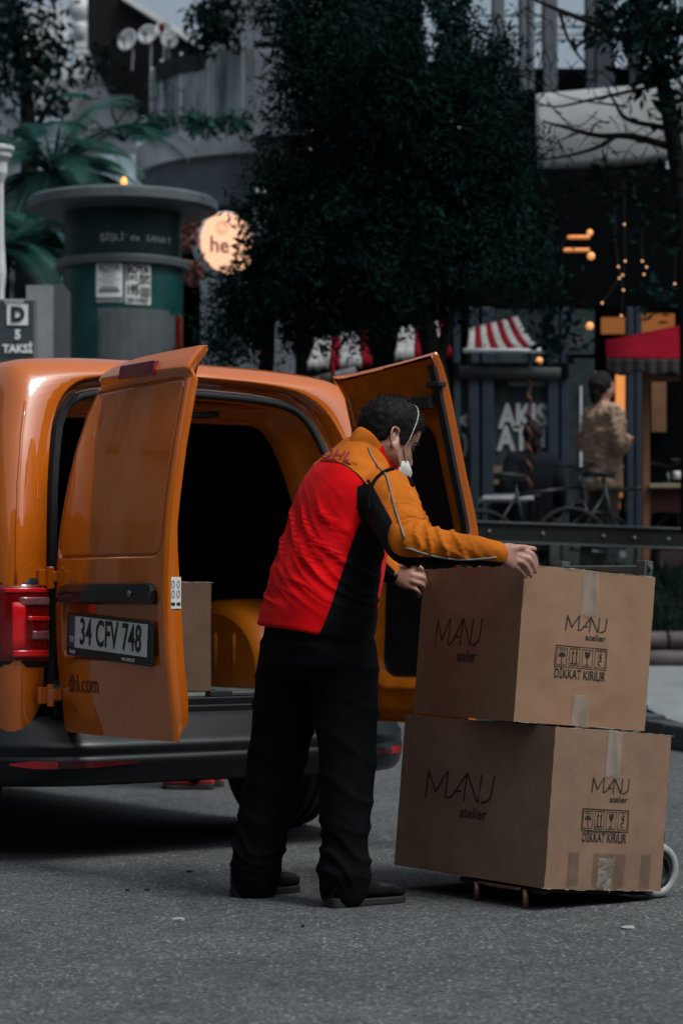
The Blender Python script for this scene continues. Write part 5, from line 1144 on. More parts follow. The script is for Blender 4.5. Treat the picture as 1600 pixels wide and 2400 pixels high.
# generic standing person
def bystander(loc, rz, label, h, coat, trousers, hairc, arms=0, fur=0, shoe=None, skin=None):
    rt = empty('person', loc, rz, label, 'person'); k = h / 1.72; Z = lambda z: z * k; X_, Y_ = np.array([1., 0, 0]), np.array([0, 1., 0])
    b = MB(); b.rings([sring(np.array([0, .0, Z(z)]), X_, Y_, w_ * k, d_ * k, 20) for z, w_, d_ in ((.80, .15, .10), (1.0, .14, .10), (1.2, .16, .11), (1.38, .17, .10), (1.44, .10, .07), (1.48, .055, .055), (1.55, .05, .05))])
    ball(b, (0, .015, Z(1.61)), .1 * k, 12, (.78, .95, 1.15))
    ball(b, (0, .115 * k, Z(1.595)), .016 * k, 6)
    for s in (-1, 1):
        tubes(b, [(s * .09 * k, 0, Z(.85)), (s * .09 * k, .01, Z(.46)), (s * .09 * k, 0, Z(.08))], [.075, .055, .04], 12, 12)
        el, hd_ = ((s * .21, .02, Z(1.12)), (s * -.02, .20, Z(1.16))) if arms else ((s * .23, -.02, Z(1.12)), (s * .24, .06, Z(.86)))
        tubes(b, [(s * .17 * k, 0, Z(1.38)), el, hd_], [.05, .042, .032], 12, 14)
        tubes(b, [hd_, np.array(hd_) + ([-s * .08, .03, 0.01] if arms else [0, .03, -.09])], [.03, .022], 8, 6)
        for f_ in range(4): tubes(b, [np.array(hd_) + ([-s * .07, .03, .02 - .012 * f_] if arms else [.0, .02 + .014 * f_ - .02, -.08]), np.array(hd_) + ([-s * .13, .01, .01 - .012 * f_] if arms else [0, .03 + .014 * f_ - .02, -.15])], [.010, .008], 6, 5)
    v, f, e_ = remesh(b, .014, 2); pymesh('body', v, f, skin or M['skin'], rt)
    b = MB(); b.rings([sring(np.array([0, 0, Z(z)]), X_, Y_, w_ * k, d_ * k, 24) for z, w_, d_ in ((.72 if fur else .80, .20, .16), (1.0, .185, .145), (1.2, .20, .15), (1.38, .20, .135), (1.45, .12, .09), (1.48, .09, .08))])
    for s in (-1, 1):
        el, hd_ = ((s * .235, .02, Z(1.10)), (s * .02, .20, Z(1.15))) if arms else ((s * .24, -.02, Z(1.12)), (s * .245, .06, Z(.90)))
        tubes(b, [(s * .17 * k, 0, Z(1.38)), el, hd_], [.085, .078, .062], 14, 16)
    v, f, e_ = remesh(b, .014, 3)
    if fur: v = v + vnormals(v, f) * (.015 * vnoise(v * 45, 2) + .012 * vnoise(v * 14, 5))[:, None]
    pymesh('coat', v, f, coat, rt)
    b = MB(); b.rings([sring(np.array([0, 0, Z(z)]), X_, Y_, .17 * k, .12 * k, 20) for z in (.74, .95)])
    for s in (-1, 1): tubes(b, [(s * .09 * k, 0, Z(.85)), (s * .095 * k, .01, Z(.46)), (s * .095 * k, 0, Z(.08))], [.095, .075, .06], 14, 14)
    v, f, e_ = remesh(b, .014, 3); pymesh('trousers', v, f, trousers, rt)
    b = MB(); ball(b, (0, -.012, Z(1.645)), .112 * k, 12, (.80, .95, 1.05)); tubes(b, [(0, -.06, Z(1.64)), (0, -.08, Z(1.52))], [.08, .05], 12, 8)
    v, f, e_ = remesh(b, .012, 2); v = v + vnormals(v, f) * (.008 * vnoise(v * 40, 3))[:, None]; keep = [q for q in f if v[list(q)][:, 1].mean() < .045 or v[list(q)][:, 2].mean() > Z(1.69)]; pymesh('hair', v, keep, hairc, rt)
    for s in (-1, 1): boot(rt, 'shoe', np.array([s * .095 * k, -.09, 0]), np.array([s * .10 * k, .17, 0]), h=.09, m=shoe, w_=.045)
    return rt
fur = mat('tan_fur', (.42, .27, .185), .95, var=.2, scale=9, bump=.8, bscale=80)
bystander((P(1412, 1000, 20.7)[0], 20.7, tz + .02), R_(-62), 'person in fluffy tan coat standing with folded arms in the cafe doorway', 1.68, fur, mat('brown_trousers', (.06, .04, .03), .9), M['hair'], 1, 1)
bystander((P(1246, 1000, 21.2)[0], 21.2, tz - .30), R_(12), 'dim figure in dark jacket standing behind the twisted cart pole', 1.62, mat('navy_coat', (.010, .013, .018), .9, spec=.1), M['trouser'], M['hair'])
bystander((P(497, 1850, 11.95)[0] - .06, 12.05, 0), R_(78), 'pedestrian in red sneakers half hidden beyond the van', 1.66, mat('grey_coat', (.03, .03, .033), .9), M['trouser'], M['hair'], shoe=mat('red_sneaker', (.42, .02, .03), .5))

# ------------------------------------------------------------------ corner building with round balcony
Yb = 27.0; CB = P(668, 400, Yb); CBx, CBy = CB[0], Yb + 1.6
bld = empty('corner_building', (CBx, CBy, tz), 0, 'grey corner building with round planted balcony and banded pier', 'building'); bo = np.array([CBx, CBy, tz])
def zat(v, Y=Yb): return CAMH + (1400 - v) / FPX * Y - tz
a0 = np.linspace(R_(150), R_(390), 40)
def arcwall(name, r, z0, z1, th_, m, rng_=None, n=36):
    a = np.linspace(*(rng_ or (R_(160), R_(380))), n); b = MB()
    b.rings([np.array([((r + dr) * math.cos(q), (r + dr) * math.sin(q), z) for dr, z in ((0, z0), (0, z1), (-th_, z1), (-th_, z0))]) for q in a]); return recalc(b.build(name, m, bld))
RB = 1.80
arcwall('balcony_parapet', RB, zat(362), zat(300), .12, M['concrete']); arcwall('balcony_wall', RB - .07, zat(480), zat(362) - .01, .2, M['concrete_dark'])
b = MB(); b.lathe([(RB - .1, zat(372)), (RB - .1, zat(365))], 40); b.build('balcony_floor', M['concrete_dark'], bld)
b = MB(); b.box((0, .8, zat(480) / 2 + .2), (3.6, 1.2, zat(480) + .4)); b.box((-1.4, -.2, zat(480) / 2), (.3, 1.0, zat(480))); b.build('ground_floor', M['dark'], bld)  # near-black boxes stand in for the shaded ground-floor recess
M['screen'] = mat('clear_plastic_screen', (.38, .42, .425), .25, var=.7, scale=2.2, stretch=(3, 3, .5), c2=(.06, .08, .085))
for k in range(9):
    a, c = R_(178 + k * 15), R_(178 + (k + 1) * 15 - .8); r = RB - .17; b = MB()
    z1 = zat(112 - 5 * math.sin(k * 1.7))
    b.rings([np.array([((r + d) * math.cos(q), (r + d) * math.sin(q), z) for d, z in ((0, zat(302)), (0, z1), (-.01, z1), (-.01, zat(302)))]) for q in (a, c)]); recalc(b.build('screen_panel', M['screen'], bld))
    b = MB(); b.tube([(r * math.cos(a), r * math.sin(a), zat(302)), (r * math.cos(a), r * math.sin(a), zat(100))], .018, 6); b.build('screen_post', M['concrete'], bld)
arcwall('screen_valance', RB - .15, zat(150), zat(108), .02, mat('dark_tarpaulin', (.018, .022, .024), .8, var=.3), (R_(203), R_(236)), 12)
pw = P(725, 0, 26.0)[0] - P(592, 0, 26.0)[0]; pxc = (P(592, 0, 26)[0] + P(725, 0, 26)[0]) / 2
for z0, z1 in ((320, 112), (100, 52), (42, -40), (-50, -140)):
    b = MB(); b.box((pxc - bo[0], 26.3 - bo[1], (zat(z0, 26) + zat(z1, 26)) / 2), (pw, .6, zat(z1, 26) - zat(z0, 26))); b.build('pier_block', M['concrete_dark'], bld, bevel=.02)
b = MB(); b.box((pxc - bo[0], 26.3 - bo[1], zat(120, 26)), (pw - .06, .5, 4.4)); b.build('pier_core', M['ironblack'], bld)
b = MB(); b.box((.25, 1.4, 3.2), (2.5, .4, 10)); b.build('rear_wall', M['concrete_dark'], bld)
# leaf helpers
def leaves(name, pts, size, m, parent, seed=0, asp=.45, droop=.3, jit=1.0):
    r = np.random.default_rng(seed); n = len(pts); d = r.normal(0, 1, (n, 3)); d[:, 2] -= droop; d /= np.linalg.norm(d, axis=1)[:, None]
    s = np.cross(d, r.normal(0, 1, (n, 3))); s /= np.linalg.norm(s, axis=1)[:, None]; l = size * r.uniform(.6, 1.4, n)[:, None]
    v = np.stack([pts, pts + d * l * .5 + s * l * asp * .5, pts + d * l, pts + d * l * .5 - s * l * asp * .5], 1).reshape(-1, 3)
    f = np.arange(4 * n).reshape(-1, 4); me = bpy.data.meshes.new(name); me.vertices.add(4 * n); me.vertices.foreach_set('co', v.ravel()); me.loops.add(4 * n); me.polygons.add(n)
    me.loops.foreach_set('vertex_index', f.ravel()); me.polygons.foreach_set('loop_start', np.arange(0, 4 * n, 4)); me.polygons.foreach_set('loop_total', np.full(n, 4)); me.update(); me.validate()
    me.materials.append(m); o = bpy.data.objects.new(name, me); col.objects.link(o)
    if parent is not None: o.parent = parent
    tag(o, kind='stuff'); return o
def clumps(blobs, Y, per, seed, clump=.16, off=(0, 0, 0), dens=26, flat=.8):
    r = np.random.default_rng(seed); out = []
    for u, v, rad in blobs:
        R0 = rad / FPX * Y; c = P(u, v, Y) + np.array([0, r.normal(0, .25), 0]); nc = max(4, int(dens * R0 ** 2 / .12))
        q = r.normal(0, 1, (nc, 3)); q /= np.linalg.norm(q, axis=1)[:, None]; q *= (r.random(nc) ** .45)[:, None] * R0 * np.array([1, 1.25, 1])
        for ctr in c + q: out.append(ctr + r.normal(0, 1, (per, 3)) * clump * np.array([1, 1, flat]) * r.uniform(.5, 1.1))
    return np.concatenate(out) - np.array(off)
for k, (ua, ub, sd) in enumerate(((318, 400, 1), (440, 500, 2), (500, 610, 3))):
    pts = np.concatenate([np.array([P(u, v, 26.9 - .9 * (u - 280) / 360)]) + np.random.default_rng(sd * 100 + i).normal(0, .05, (22, 3)) for i, (u, v) in enumerate(zip(np.random.default_rng(sd).uniform(ua, ub, 12), np.random.default_rng(sd + 9).uniform(278, 302, 12)))])
    rt = empty('balcony_plant', P((ua + ub) / 2, 300, 26.5).tolist(), 0, ['dark leafy plant at the left end of the round balcony', 'small green plant in the middle of the round balcony', 'trailing leafy plant at the right end of the round balcony'][k], 'plant', 'plants on the round balcony')
    leaves('foliage', pts - P((ua + ub) / 2, 300, 26.5), .08, M['leaf2'], rt, sd)
# bare shrub against the white house and the plant near the antenna
def twiggy(name, label, base, dirs, seed, m, cat='shrub', depth=4, l0=.5, r0=.02, leaf=None, group=None, lf=.05, nl=6):
    r = np.random.default_rng(seed); rt = empty(name, list(base), 0, label, cat, group); trunk, tw, tips = MB(), MB(), []
    def grow(p, d, l, rad, k):
        pts = [p]; q = np.array(p)
        for _ in range(4): d = unit(d + r.normal(0, .16, 3)); q = q + d * l / 4; pts.append(q)
        (trunk if k < 2 else tw).tube(pts, np.linspace(rad, rad * .65, 5), 6 if k < 2 else 4); tips.append(q)
        if k < depth:
            for _ in range(2 if k < 1 else r.integers(2, 4)): grow(q if r.random() < .6 else pts[r.integers(2, 4)], unit(d + r.normal(0, .55, 3)), l * r.uniform(.6, .85), rad * .6, k + 1)
    for d, sc_ in dirs: grow(np.zeros(3), unit(np.array(d)), l0 * sc_, r0, 0)
    trunk.build('trunk', m, rt, smooth=True)
    if tw.v: tag(tw.build('twigs', m, rt, smooth=True), kind='stuff')
    if leaf: leaves('foliage', np.concatenate([t + r.normal(0, .06, (nl, 3)) for t in tips]), lf, leaf, rt, seed)
    return rt
twiggy('bare_shrub', 'thin bare shrub in front of the white stone house', P(290, 330, 27.5), (((-.3, 0, 1), 1), ((.3, 0, 1), .9), ((-.8, 0, .7), .7)), 5, M['bark'], l0=.42)
twiggy('roof_plant', 'dark leafy creeper on the pier above the balcony', P(560, 130, 26.6), (((-.6, 0, .9), 1), ((.2, 0, 1), 1.1), ((-.2, 0, 1), .9)), 8, M['bark'], l0=.28, r0=.01, leaf=M['leaf'], lf=.09)
# dishes, antenna, dark roof, white house, sky-side
hs2 = empty('neighbour_house', P(340, 120, 42).tolist(), 0, 'dark pitched roof rising behind the satellite dishes', 'house'); ho = P(340, 120, 42)
rp = [P(205, -60, 42), P(290, -16, 42), P(480, 104, 42), P(478, 112, 42), P(205, 112, 42)]
b = MB(); fr0 = np.array(rp) - ho; b.rings([fr0, fr0 + np.array([0, 6, 0])]); recalc(b.build('gable', mat('dark_tiles', (.012, .012, .013), .8, spec=.1), hs2))
b = MB(); e0, e1 = P(285, -20, 41.8) - ho, P(484, 106, 41.8) - ho; b.rings([np.array([e + np.array(q) for q in ((0, 0, 0), (0, 6, 0), (0, 6, -.12), (0, 0, -.12))]) for e in (e0, e1)]); recalc(b.build('verge_board', M['cream'], hs2))
for k, (u, v, ru, rv) in enumerate(((301, 95, 22, 27), (347, 82, 22, 24), (382, 70, 21, 20), (397, 95, 20, 20))):
    Y = 31 - k * .2; c = P(u, v, Y); R0 = rv / FPX * Y; d = empty('satellite_dish', c.tolist(), R_((-38, -24, -6, 8)[k]), ['leftmost pale satellite dish, seen at an angle', 'second pale satellite dish from the left', 'topmost pale satellite dish of the cluster', 'rightmost low pale satellite dish of the cluster'][k], 'dish', 'satellite dishes on the roof'); d.rotation_euler = (R_(90 - 12), 0, R_((-35, -22, -6, 8)[k]))
    b = MB(); rr_ = np.linspace(.02, 1, 8); b.lathe([(R0 * q, .25 * R0 * q * q) for q in rr_] + [(R0 * q, .25 * R0 * q * q - .02) for q in rr_[::-1]], 28); recalc(b.build('bowl', M['cream'], d, smooth=True))
    b = MB(); b.tube([(0, -R0, .1 * R0), (0, -R0 * .1, R0 * .8)], .012, 6); b.box((0, -R0 * .1, R0 * .8), (.06, .06, .09)); b.build('feed_arm', M['steel'] if k != 2 else M['aw_red'], d)
    b = MB(); b.tube([(0, 0, -.02), (0, -.1, -.12), (0, -.35, -.15)], .015, 8); b.build('mast', M['steel'], d)
an = empty('antenna', P(480, 110, 36).tolist(), 0, 'thin rooftop antenna mast with cross rods against the sky', 'antenna'); ao = P(480, 110, 36)
b = MB(); b.tube([P(480, 120, 36) - ao, P(478, -30, 36) - ao], .018, 6); b.build('mast', M['concrete'], an)
for v, l in ((10, 26), (22, 18), (-12, 22)): b = MB(); b.tube([P(480 - l, v + 4, 36) - ao, P(480 + l, v - 3, 36) - ao], .008, 5); b.build('cross_rod', M['concrete'], an)
wh = empty('white_house', P(200, 300, 46).tolist(), 0, 'ornate white stone house with urn finial glimpsed between dark leaves', 'house'); wo_ = P(200, 300, 46)
zz46 = lambda v: (1400 - v) / FPX * 46 + CAMH - wo_[2]
px46 = 46 / FPX
b = MB(); b.lathe([(.02, zz46(-20)), (10 * px46, zz46(-12)), (24 * px46, zz46(5)), (28 * px46, zz46(25)), (22 * px46, zz46(42)), (12 * px46, zz46(50)), (18 * px46, zz46(58)), (20 * px46, zz46(64)), (16 * px46, zz46(72)), (18 * px46, zz46(92))], 24, c=((188 - 200) * px46, 0, 0)); b.build('urn', M['cream'], wh, smooth=True)
for v0, v1, u0, u1 in ((88, 98, 158, 222), (98, 118, 166, 250), (118, 132, 172, 242), (132, 150, 178, 232), (160, 200, 150, 290), (200, 206, 140, 300), (206, 340, 150, 312)): b = MB(); b.box((((u0 + u1) / 2 - 200) * px46, .5, (zz46(v0) + zz46(v1)) / 2), ((u1 - u0) * px46, 1.2, abs(zz46(v1) - zz46(v0)) - .01)); b.build('stone_block', M['cream'], wh, bevel=.03)
for u in range(150, 310, 15): b = MB(); b.lathe([(3 * px46, zz46(198)), (5.5 * px46, zz46(188)), (2.5 * px46, zz46(176)), (4 * px46, zz46(164))], 10, c=((u - 200) * px46, -.2, 0)); b.build('baluster', M['cream'], wh, smooth=True)
b = MB(); b.box(((60 - 200) * px46, 1, zz46(120)), (160 * px46, .8, 240 * px46)); b.build('side_wall', M['cream'], wh)

# ------------------------------------------------------------------ trees
def tree(name, label, blobs, Y, limbs, leafm, per, dens, size, seed, clump=.16, base=None, cat='tree', asp=.4, gaps=None):
    bp_ = np.array(base); rt = empty(name, bp_.tolist(), 0, label, cat); b = MB()
    for pts, r0, r1 in limbs: q = spline(np.array(pts), 16) - bp_; b.tube(q, np.linspace(r0, r1, 16), 8)
    b.build('trunk', M['bark'], rt, smooth=True)
    pts = clumps(blobs, Y, per, seed, clump, bp_, dens)
    if gaps is not None:
        w_ = pts + bp_; u = 800 + FPX * w_[:, 0] / w_[:, 1]; v = 1400 - FPX * (w_[:, 2] - CAMH) / w_[:, 1]
        keep = np.ones(len(pts), bool); rr = np.random.default_rng(seed + 1)
        for gu, gv, ga, gb, k in gaps: keep &= ~((((u - gu) / ga) ** 2 + ((v - gv) / gb) ** 2 < 1) & (rr.random(len(pts)) < k))
        pts = pts[keep]
    leaves('crown', pts, size, leafm, rt, seed, asp); return rt
Yt = 17.0
big = [(720, 20, 110), (820, 60, 170), (900, 180, 190), (740, 190, 110), (760, 330, 140), (880, 360, 190), (1010, 330, 170), (1120, 300, 110), (1180, 380, 90), (1090, 430, 150), (1210, 330, 60),
       (700, 480, 110), (820, 540, 170), (980, 540, 180), (1120, 560, 150), (1200, 520, 80), (640, 600, 100), (720, 660, 130), (860, 690, 130), (1000, 680, 100), (580, 700, 70), (545, 665, 45), (592, 585, 36), (560, 770, 60), (540, 810, 60), (630, 440, 50), (660, 730, 90),
       (760, 770, 60), (850, 770, 40), (960, 40, 80), (1060, 60, 110), (1120, 150, 90), (1250, 600, 60), (1160, 660, 60), (1060, 200, 110)]
tree('juniper_tree', 'large dense dark conifer towering behind the van and the delivery man', big, Yt, [([P(1035, 1300, Yt), P(1030, 950, Yt), P(1010, 820, Yt), P(985, 700, Yt), P(990, 560, Yt), P(960, 300, Yt)], .10, .03), ([P(1020, 860, Yt), P(1050, 760, Yt), P(1060, 640, Yt), P(1080, 480, Yt)], .05, .02), ([P(1005, 800, Yt), P(960, 740, Yt), P(900, 690, Yt)], .03, .012), ([P(985, 690, Yt), P(850, 560, Yt), P(700, 500, Yt)], .03, .01), ([P(610, 1000, 17.6), P(625, 850, 17.4), P(640, 700, 17.2), P(700, 560, Yt)], .07, .02)],
     M['leaf'], 80, 46, .060, 21, .12, P(1035, 1300, Yt), asp=.26, gaps=[(1010, 95, 22, 60, .9), (1000, 40, 14, 40, .9), (1130, 60, 40, 80, .6), (1000, 640, 10, 10, .9), (1015, 410, 8, 8, .95), (1080, 410, 10, 8, .9), (1180, 690, 60, 50, .8), (515, 570, 42, 60, 1.0), (640, 800, 22, 60, 1.0)])
lt = [(40, 60, 90), (100, 120, 70), (30, 190, 80), (-20, 20, 80), (90, 10, 50), (225, 168, 22), (110, 225, 40)]
tree('dark_tree', 'dark broadleaf tree at the top left above the palm', lt, 28, [([P(60, 700, 28), P(70, 400, 28), P(60, 200, 28), P(40, 60, 28)], .14, .04), ([P(70, 330, 28), P(140, 200, 28)], .05, .02)], M['leaf'], 20, 17, .13, 31, .17, P(60, 700, 28), gaps=[(80, 15, 30, 25, .8), (20, 160, 16, 16, .9), (8, 40, 14, 20, .9)])
rt_ = [(1500, 60, 90), (1570, 150, 80), (1560, 20, 90), (1440, 30, 50), (1590, 260, 60)]
tree('street_tree', 'dark tree with crooked bare limbs spreading across the upper right', rt_, 18.5,
     [([P(1620, 1250, 18.5), P(1615, 800, 18.5), P(1600, 500, 18.5), P(1575, 320, 18.5), P(1545, 160, 18.5), P(1500, 20, 18.5), P(1470, -60, 18.5)], .085, .04), ([P(1590, 350, 18.5), P(1480, 320, 18.5), P(1400, 318, 18.5), P(1330, 300, 18.5), P(1270, 285, 18.5)], .032, .008),
      ([P(1440, 320, 18.5), P(1400, 345, 18.5), P(1330, 365, 18.5), P(1262, 375, 18.5)], .02, .006), ([P(1560, 300, 18.5), P(1470, 280, 18.5), P(1440, 240, 18.5), P(1420, 200, 18.5)], .022, .006), ([P(1530, 120, 18.5), P(1400, 60, 18.5), P(1300, 20, 18.5), P(1210, -20, 18.5)], .03, .010),
      ([P(1420, 70, 18.5), P(1350, 110, 18.5), P(1370, 150, 18.5)], .018, .006), ([P(1310, 25, 18.5), P(1330, 90, 18.5), P(1370, 150, 18.5)], .016, .005), ([P(1540, 200, 18.5), P(1400, 230, 18.5), P(1300, 250, 18.5), P(1245, 235, 18.5)], .016, .004), ([P(1380, 320, 18.5), P(1395, 290, 18.5), P(1430, 285, 18.5)], .010, .004),
      ([P(1360, 310, 18.5), P(1310, 330, 18.5), P(1290, 350, 18.5)], .008, .003), ([P(1410, 350, 18.5), P(1420, 385, 18.5)], .008, .003), ([P(1330, 365, 18.5), P(1350, 390, 18.5)], .007, .003), ([P(1470, 250, 18.5), P(1360, 235, 18.5), P(1290, 215, 18.5)], .010, .003)], M['leaf'], 24, 22, .11, 41, .16, P(1620, 1250, 18.5))
tw = MB(); r9 = np.random.default_rng(19)
for k in range(150):                                            # fine twigs of the bare tree
    u, v = r9.uniform(1140, 1560), r9.uniform(0, 400); a = r9.uniform(0, 6.28); l = r9.uniform(25, 80); c = r9.uniform(-.5, .5); pts = [P(u + l * t * math.cos(a + c * t), v - l * t * math.sin(a + c * t), 18.5) for t in np.linspace(0, 1, 6)] ; tw.tube(np.array(pts) - P(1620, 1250, 18.5), np.linspace(.006, .002, 6), 4)
o = tw.build('twigs', M['bark'], bpy.data.objects['street_tree'], smooth=True); tag(o, kind='stuff')
lv = leaves('hanging_leaves', clumps([(1480, 470, 60), (1560, 440, 60), (1430, 420, 30), (1560, 540, 50), (1590, 640, 60), (1540, 690, 40), (1330, 700, 70), (1340, 790, 60), (1270, 700, 40), (1290, 800, 40)], 19.0, 12, 55, .12, P(1620, 1250, 18.5), 16), .09, M['leaf'], bpy.data.objects['street_tree'], 55)
# palms
def palm(label, base, crown, n, L, seed, group='palms behind the kiosk'):
    r = np.random.default_rng(seed); base, crown = np.array(base), np.array(crown); rt = empty('palm_tree', base.tolist(), 0, label, 'palm', group)
    b = MB(); t = np.linspace(0, 1, 14); b.tube(np.stack([(crown - base) * q for q in t]), .13 + .02 * np.sin(t * 60), 12); b.build('trunk', M['bark'], rt, smooth=True)
    for k in range(n):
        az = k / n * 6.283 * 2.618 + r.normal(0, .2); el = r.uniform(-.1, 1.25); l = L * r.uniform(.75, 1.1); d = np.array([math.cos(az) * math.cos(el), math.sin(az) * math.cos(el), math.sin(el)]); pts = []; q = crown - base; dd = d.copy()
        for i in range(14): pts.append(q.copy()); q = q + dd * l / 13; dd = unit(dd + np.array([0, 0, -.13 - .05 * i / 13]))
        pts = np.array(pts); m = MB(); m.tube(pts, np.linspace(.016, .003, 14), 5); sp_ = spline(pts, 54); T = np.gradient(sp_, axis=0); side_ = np.cross(T, [0, 0, 1.0]); side_ /= np.linalg.norm(side_, axis=1)[:, None] + 1e-9
        v, f = [], []
        for i in range(4, 54):
            ll = .34 * math.sin(math.pi * min(1, (i + 4) / 57)) ** .6; tn = unit(T[i])
            for s in (-1, 1):
                tip = sp_[i] + side_[i] * s * ll * .75 + tn * ll * .55 + np.array([0, 0, -.10 * ll - .04]); wv = tn * .0042; n0 = len(v); mid = (sp_[i] + tip) / 2 + np.array([0, 0, .03])
                v += [sp_[i] - wv, sp_[i] + wv, mid + wv * 1.2, tip, mid - wv * 1.2]; f.append((n0, n0 + 1, n0 + 2, n0 + 3, n0 + 4))
        m.add(v, f); m.build('frond', M['leaf2'], rt)
    return rt
palm('tall palm with arching fronds behind the round kiosk', P(90, 1300, 24), P(125, 410, 24), 52, 1.55, 3)
palm('lower palm with fronds spreading behind the taxi sign', P(-30, 1300, 22.5), P(-5, 600, 22.5), 34, 1.05, 4)

# ------------------------------------------------------------------ upper right terrace frame and white canopy
fr_ = empty('glazed_gallery', P(1250, 400, 26).tolist(), 0, 'tall grey columns of an open gallery with the sky showing between them', 'building'); fo2 = P(1250, 400, 26)
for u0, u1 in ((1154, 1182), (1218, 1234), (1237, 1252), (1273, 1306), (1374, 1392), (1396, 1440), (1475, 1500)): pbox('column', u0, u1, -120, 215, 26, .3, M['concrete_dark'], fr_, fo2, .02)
for v in (34, 60, 76, 92): pbox('rail', 1100, 1560, v, v + (3 if v != 76 else 7), 26.1, .04, M['concrete_dark'] if v != 76 else M['concrete'], fr_, fo2)
pbox('sill_wall', 1090, 1560, 160, 420, 26.05, .3, M['dark'], fr_, fo2)
b = MB(); pts = []
for i, t in enumerate(np.linspace(0, 1, 30)):
    u = 1255 + 390 * t; top = 226 - 36 * t; bot = 406 - 38 * t; Yq = 23.6 + 1.2 * t ** 3
    pts.append([P(u, top + (bot - top) * s, Yq - .09 * math.sin(math.pi * s)) for s in np.linspace(0, 1, 9)])
G = np.array(pts); b.grid(G); can = b.build('canopy_roof', mat('off_white_membrane', (.30, .305, .305), .75, var=.2, scale=1.5), smooth=True); can.modifiers.new('s', 'SOLIDIFY').thickness = .05; tag(can, 'large off-white curved canopy behind bare branches', 'canopy')

# ------------------------------------------------------------------ kiosk, signs, left edge
Yk = 20.0; kc = P(276, 620, Yk); kx, ky = kc[0], Yk + .5
kio = empty('kiosk', (kx, ky, tz), 0, 'round dark green kiosk with wide disc roof and two posters', 'kiosk'); kz = lambda v: CAMH + (1400 - v) / FPX * Yk - tz; pk = Yk / FPX
M['kgreen'] = mat('kiosk_green', (.006, .058, .054), .42, var=.25, scale=5, spec=.35); M['ktrim'] = mat('kiosk_trim', (.082, .097, .102), .5, var=.2, scale=5)
b = MB(); b.lathe([(144 * pk, .0), (144 * pk, kz(615))], 56); b.build('lower_wall', M['kgreen'], kio, smooth=False)
b = MB(); b.lathe([(140 * pk, kz(596)), (140 * pk, kz(480))], 56); b.build('upper_wall', mat('kiosk_dark_green', (.005, .026, .028), .5, spec=.3), kio)
b = MB(); b.lathe([(146 * pk, kz(616)), (158 * pk, kz(614)), (160 * pk, kz(600)), (156 * pk, kz(595)), (140 * pk, kz(594))], 56); b.build('middle_band', M['ktrim'], kio)
b = MB(); b.lathe([(142 * pk, kz(482)), (212 * pk, kz(479)), (228 * pk, kz(472)), (228 * pk, kz(452)), (220 * pk, kz(446)), (140 * pk, kz(446))], 64); b.build('roof_disc', M['ktrim'], kio)
b = MB(); b.lathe([(150 * pk, kz(445)), (150 * pk, kz(439)), (132 * pk, kz(430)), (60 * pk, kz(424)), (0.001, kz(422))], 56); b.build('roof_dome', M['ktrim'], kio, smooth=True)
def onk(u, v, r=144.5, d=.004):
    x = (u - 276) * pk; R0 = r * pk; x = max(-R0 * .98, min(R0 * .98, x)); y = -math.sqrt(R0 * R0 - x * x); n = unit([x, y, 0]); return np.array([x, y, kz(v)]) + n * d, n
def kpanel(name, u0, u1, v0, v1, m, r=144.5, d=.006, parent=kio):
    G = np.array([[onk(u, v, r, d)[0] for v in (v1, v0)] for u in np.linspace(u0, u1, 8)]); b = MB(); b.grid(G); o = b.build(name, m, parent); o.modifiers.new('s', 'SOLIDIFY').thickness = .004; return o
def ktext(s, u, v, size, m, r=144.5, d=.013, xs=1, bold=0, name='poster_text', sp=1.0):
    p, n = onk(u, v, r, d); words(name, s, size, m, kio, frame(p, np.cross([0, 0, 1], n), (0, 0, 1)), xs=xs, bold=bold, space=sp)
M['silver'] = mat('silver_letter', (.55, .57, .58), .5)
M['poster'] = mat('poster_paper', (.80, .80, .78), .7, var=.1); M['grey_ink'] = mat('grey_ink', (.14, .14, .145), .7)
kpanel('poster', 226, 288, 617, 708, M['poster']); kpanel('poster', 294, 351, 619, 713, M['poster'])
ktext('BOYA', 257, 628, .068, M['grey_ink'], bold=.002)
for k, (t, v) in enumerate((('PASPAS', 638), ('ISI ISLERI', 647), ('MANTOLAMA', 656), ('PALET', 664))): ktext(t, 257, v, .030, M['grey_ink'], sp=1.1)
kpanel('poster_line', 236, 278, 672, 674, M['grey_ink'], d=.012); kpanel('poster_line', 233, 281, 678, 684, M['grey_ink'], d=.012); kpanel('poster_band', 227, 287, 696, 704, M['grey_ink'], d=.012)
ktext('BOYA', 322, 631, .085, M['ink'], bold=.004, xs=.85); ktext('1+1', 309, 651, .085, M['ink'], bold=.004, xs=.75); ktext('SELIM', 337, 648, .048, M['ink'], bold=.002, xs=.8); ktext('USTA', 337, 661, .048, M['ink'], bold=.002, xs=.9)
ktext('195', 311, 680, .118, M['ink'], bold=.004, xs=.62); kpanel('poster_block', 328, 349, 672, 694, M['grey_ink'], d=.012); ktext('0555 2134658', 322, 703, .045, M['ink'], bold=.002, xs=.72)
for k, ch in enumerate("ŞİŞLİ'de SANAT"): ktext(ch, 241 + k * 11.5, 556 + abs(k - 4) * .1, .075, M['silver'], r=140, d=.008, name='kiosk_letter')
pf_ = kpanel('display_frame', 230, 415, 722, 860, M['ktrim'], r=143, d=.008); kpanel('display_board', 238, 402, 732, 860, mat('dull_board', (.075, .085, .09), .6, var=.2, scale=4), r=143, d=.016)
for u in (404, 412): kpanel('display_edge', u, u + 5, 730, 860, [M['aw_red'], mat('orange_edge', (.45, .14, .05), .5)][u == 412], r=143, d=.02)
b = MB(); ball(b, P(291, 427, 22), .035, 8, (.8, .8, 1.4)); tag(b.build('flame_lamp', emat('flame', (1, .33, .08), 1.4), smooth=True), 'small orange glowing lamp just above the kiosk roof', 'lamp')
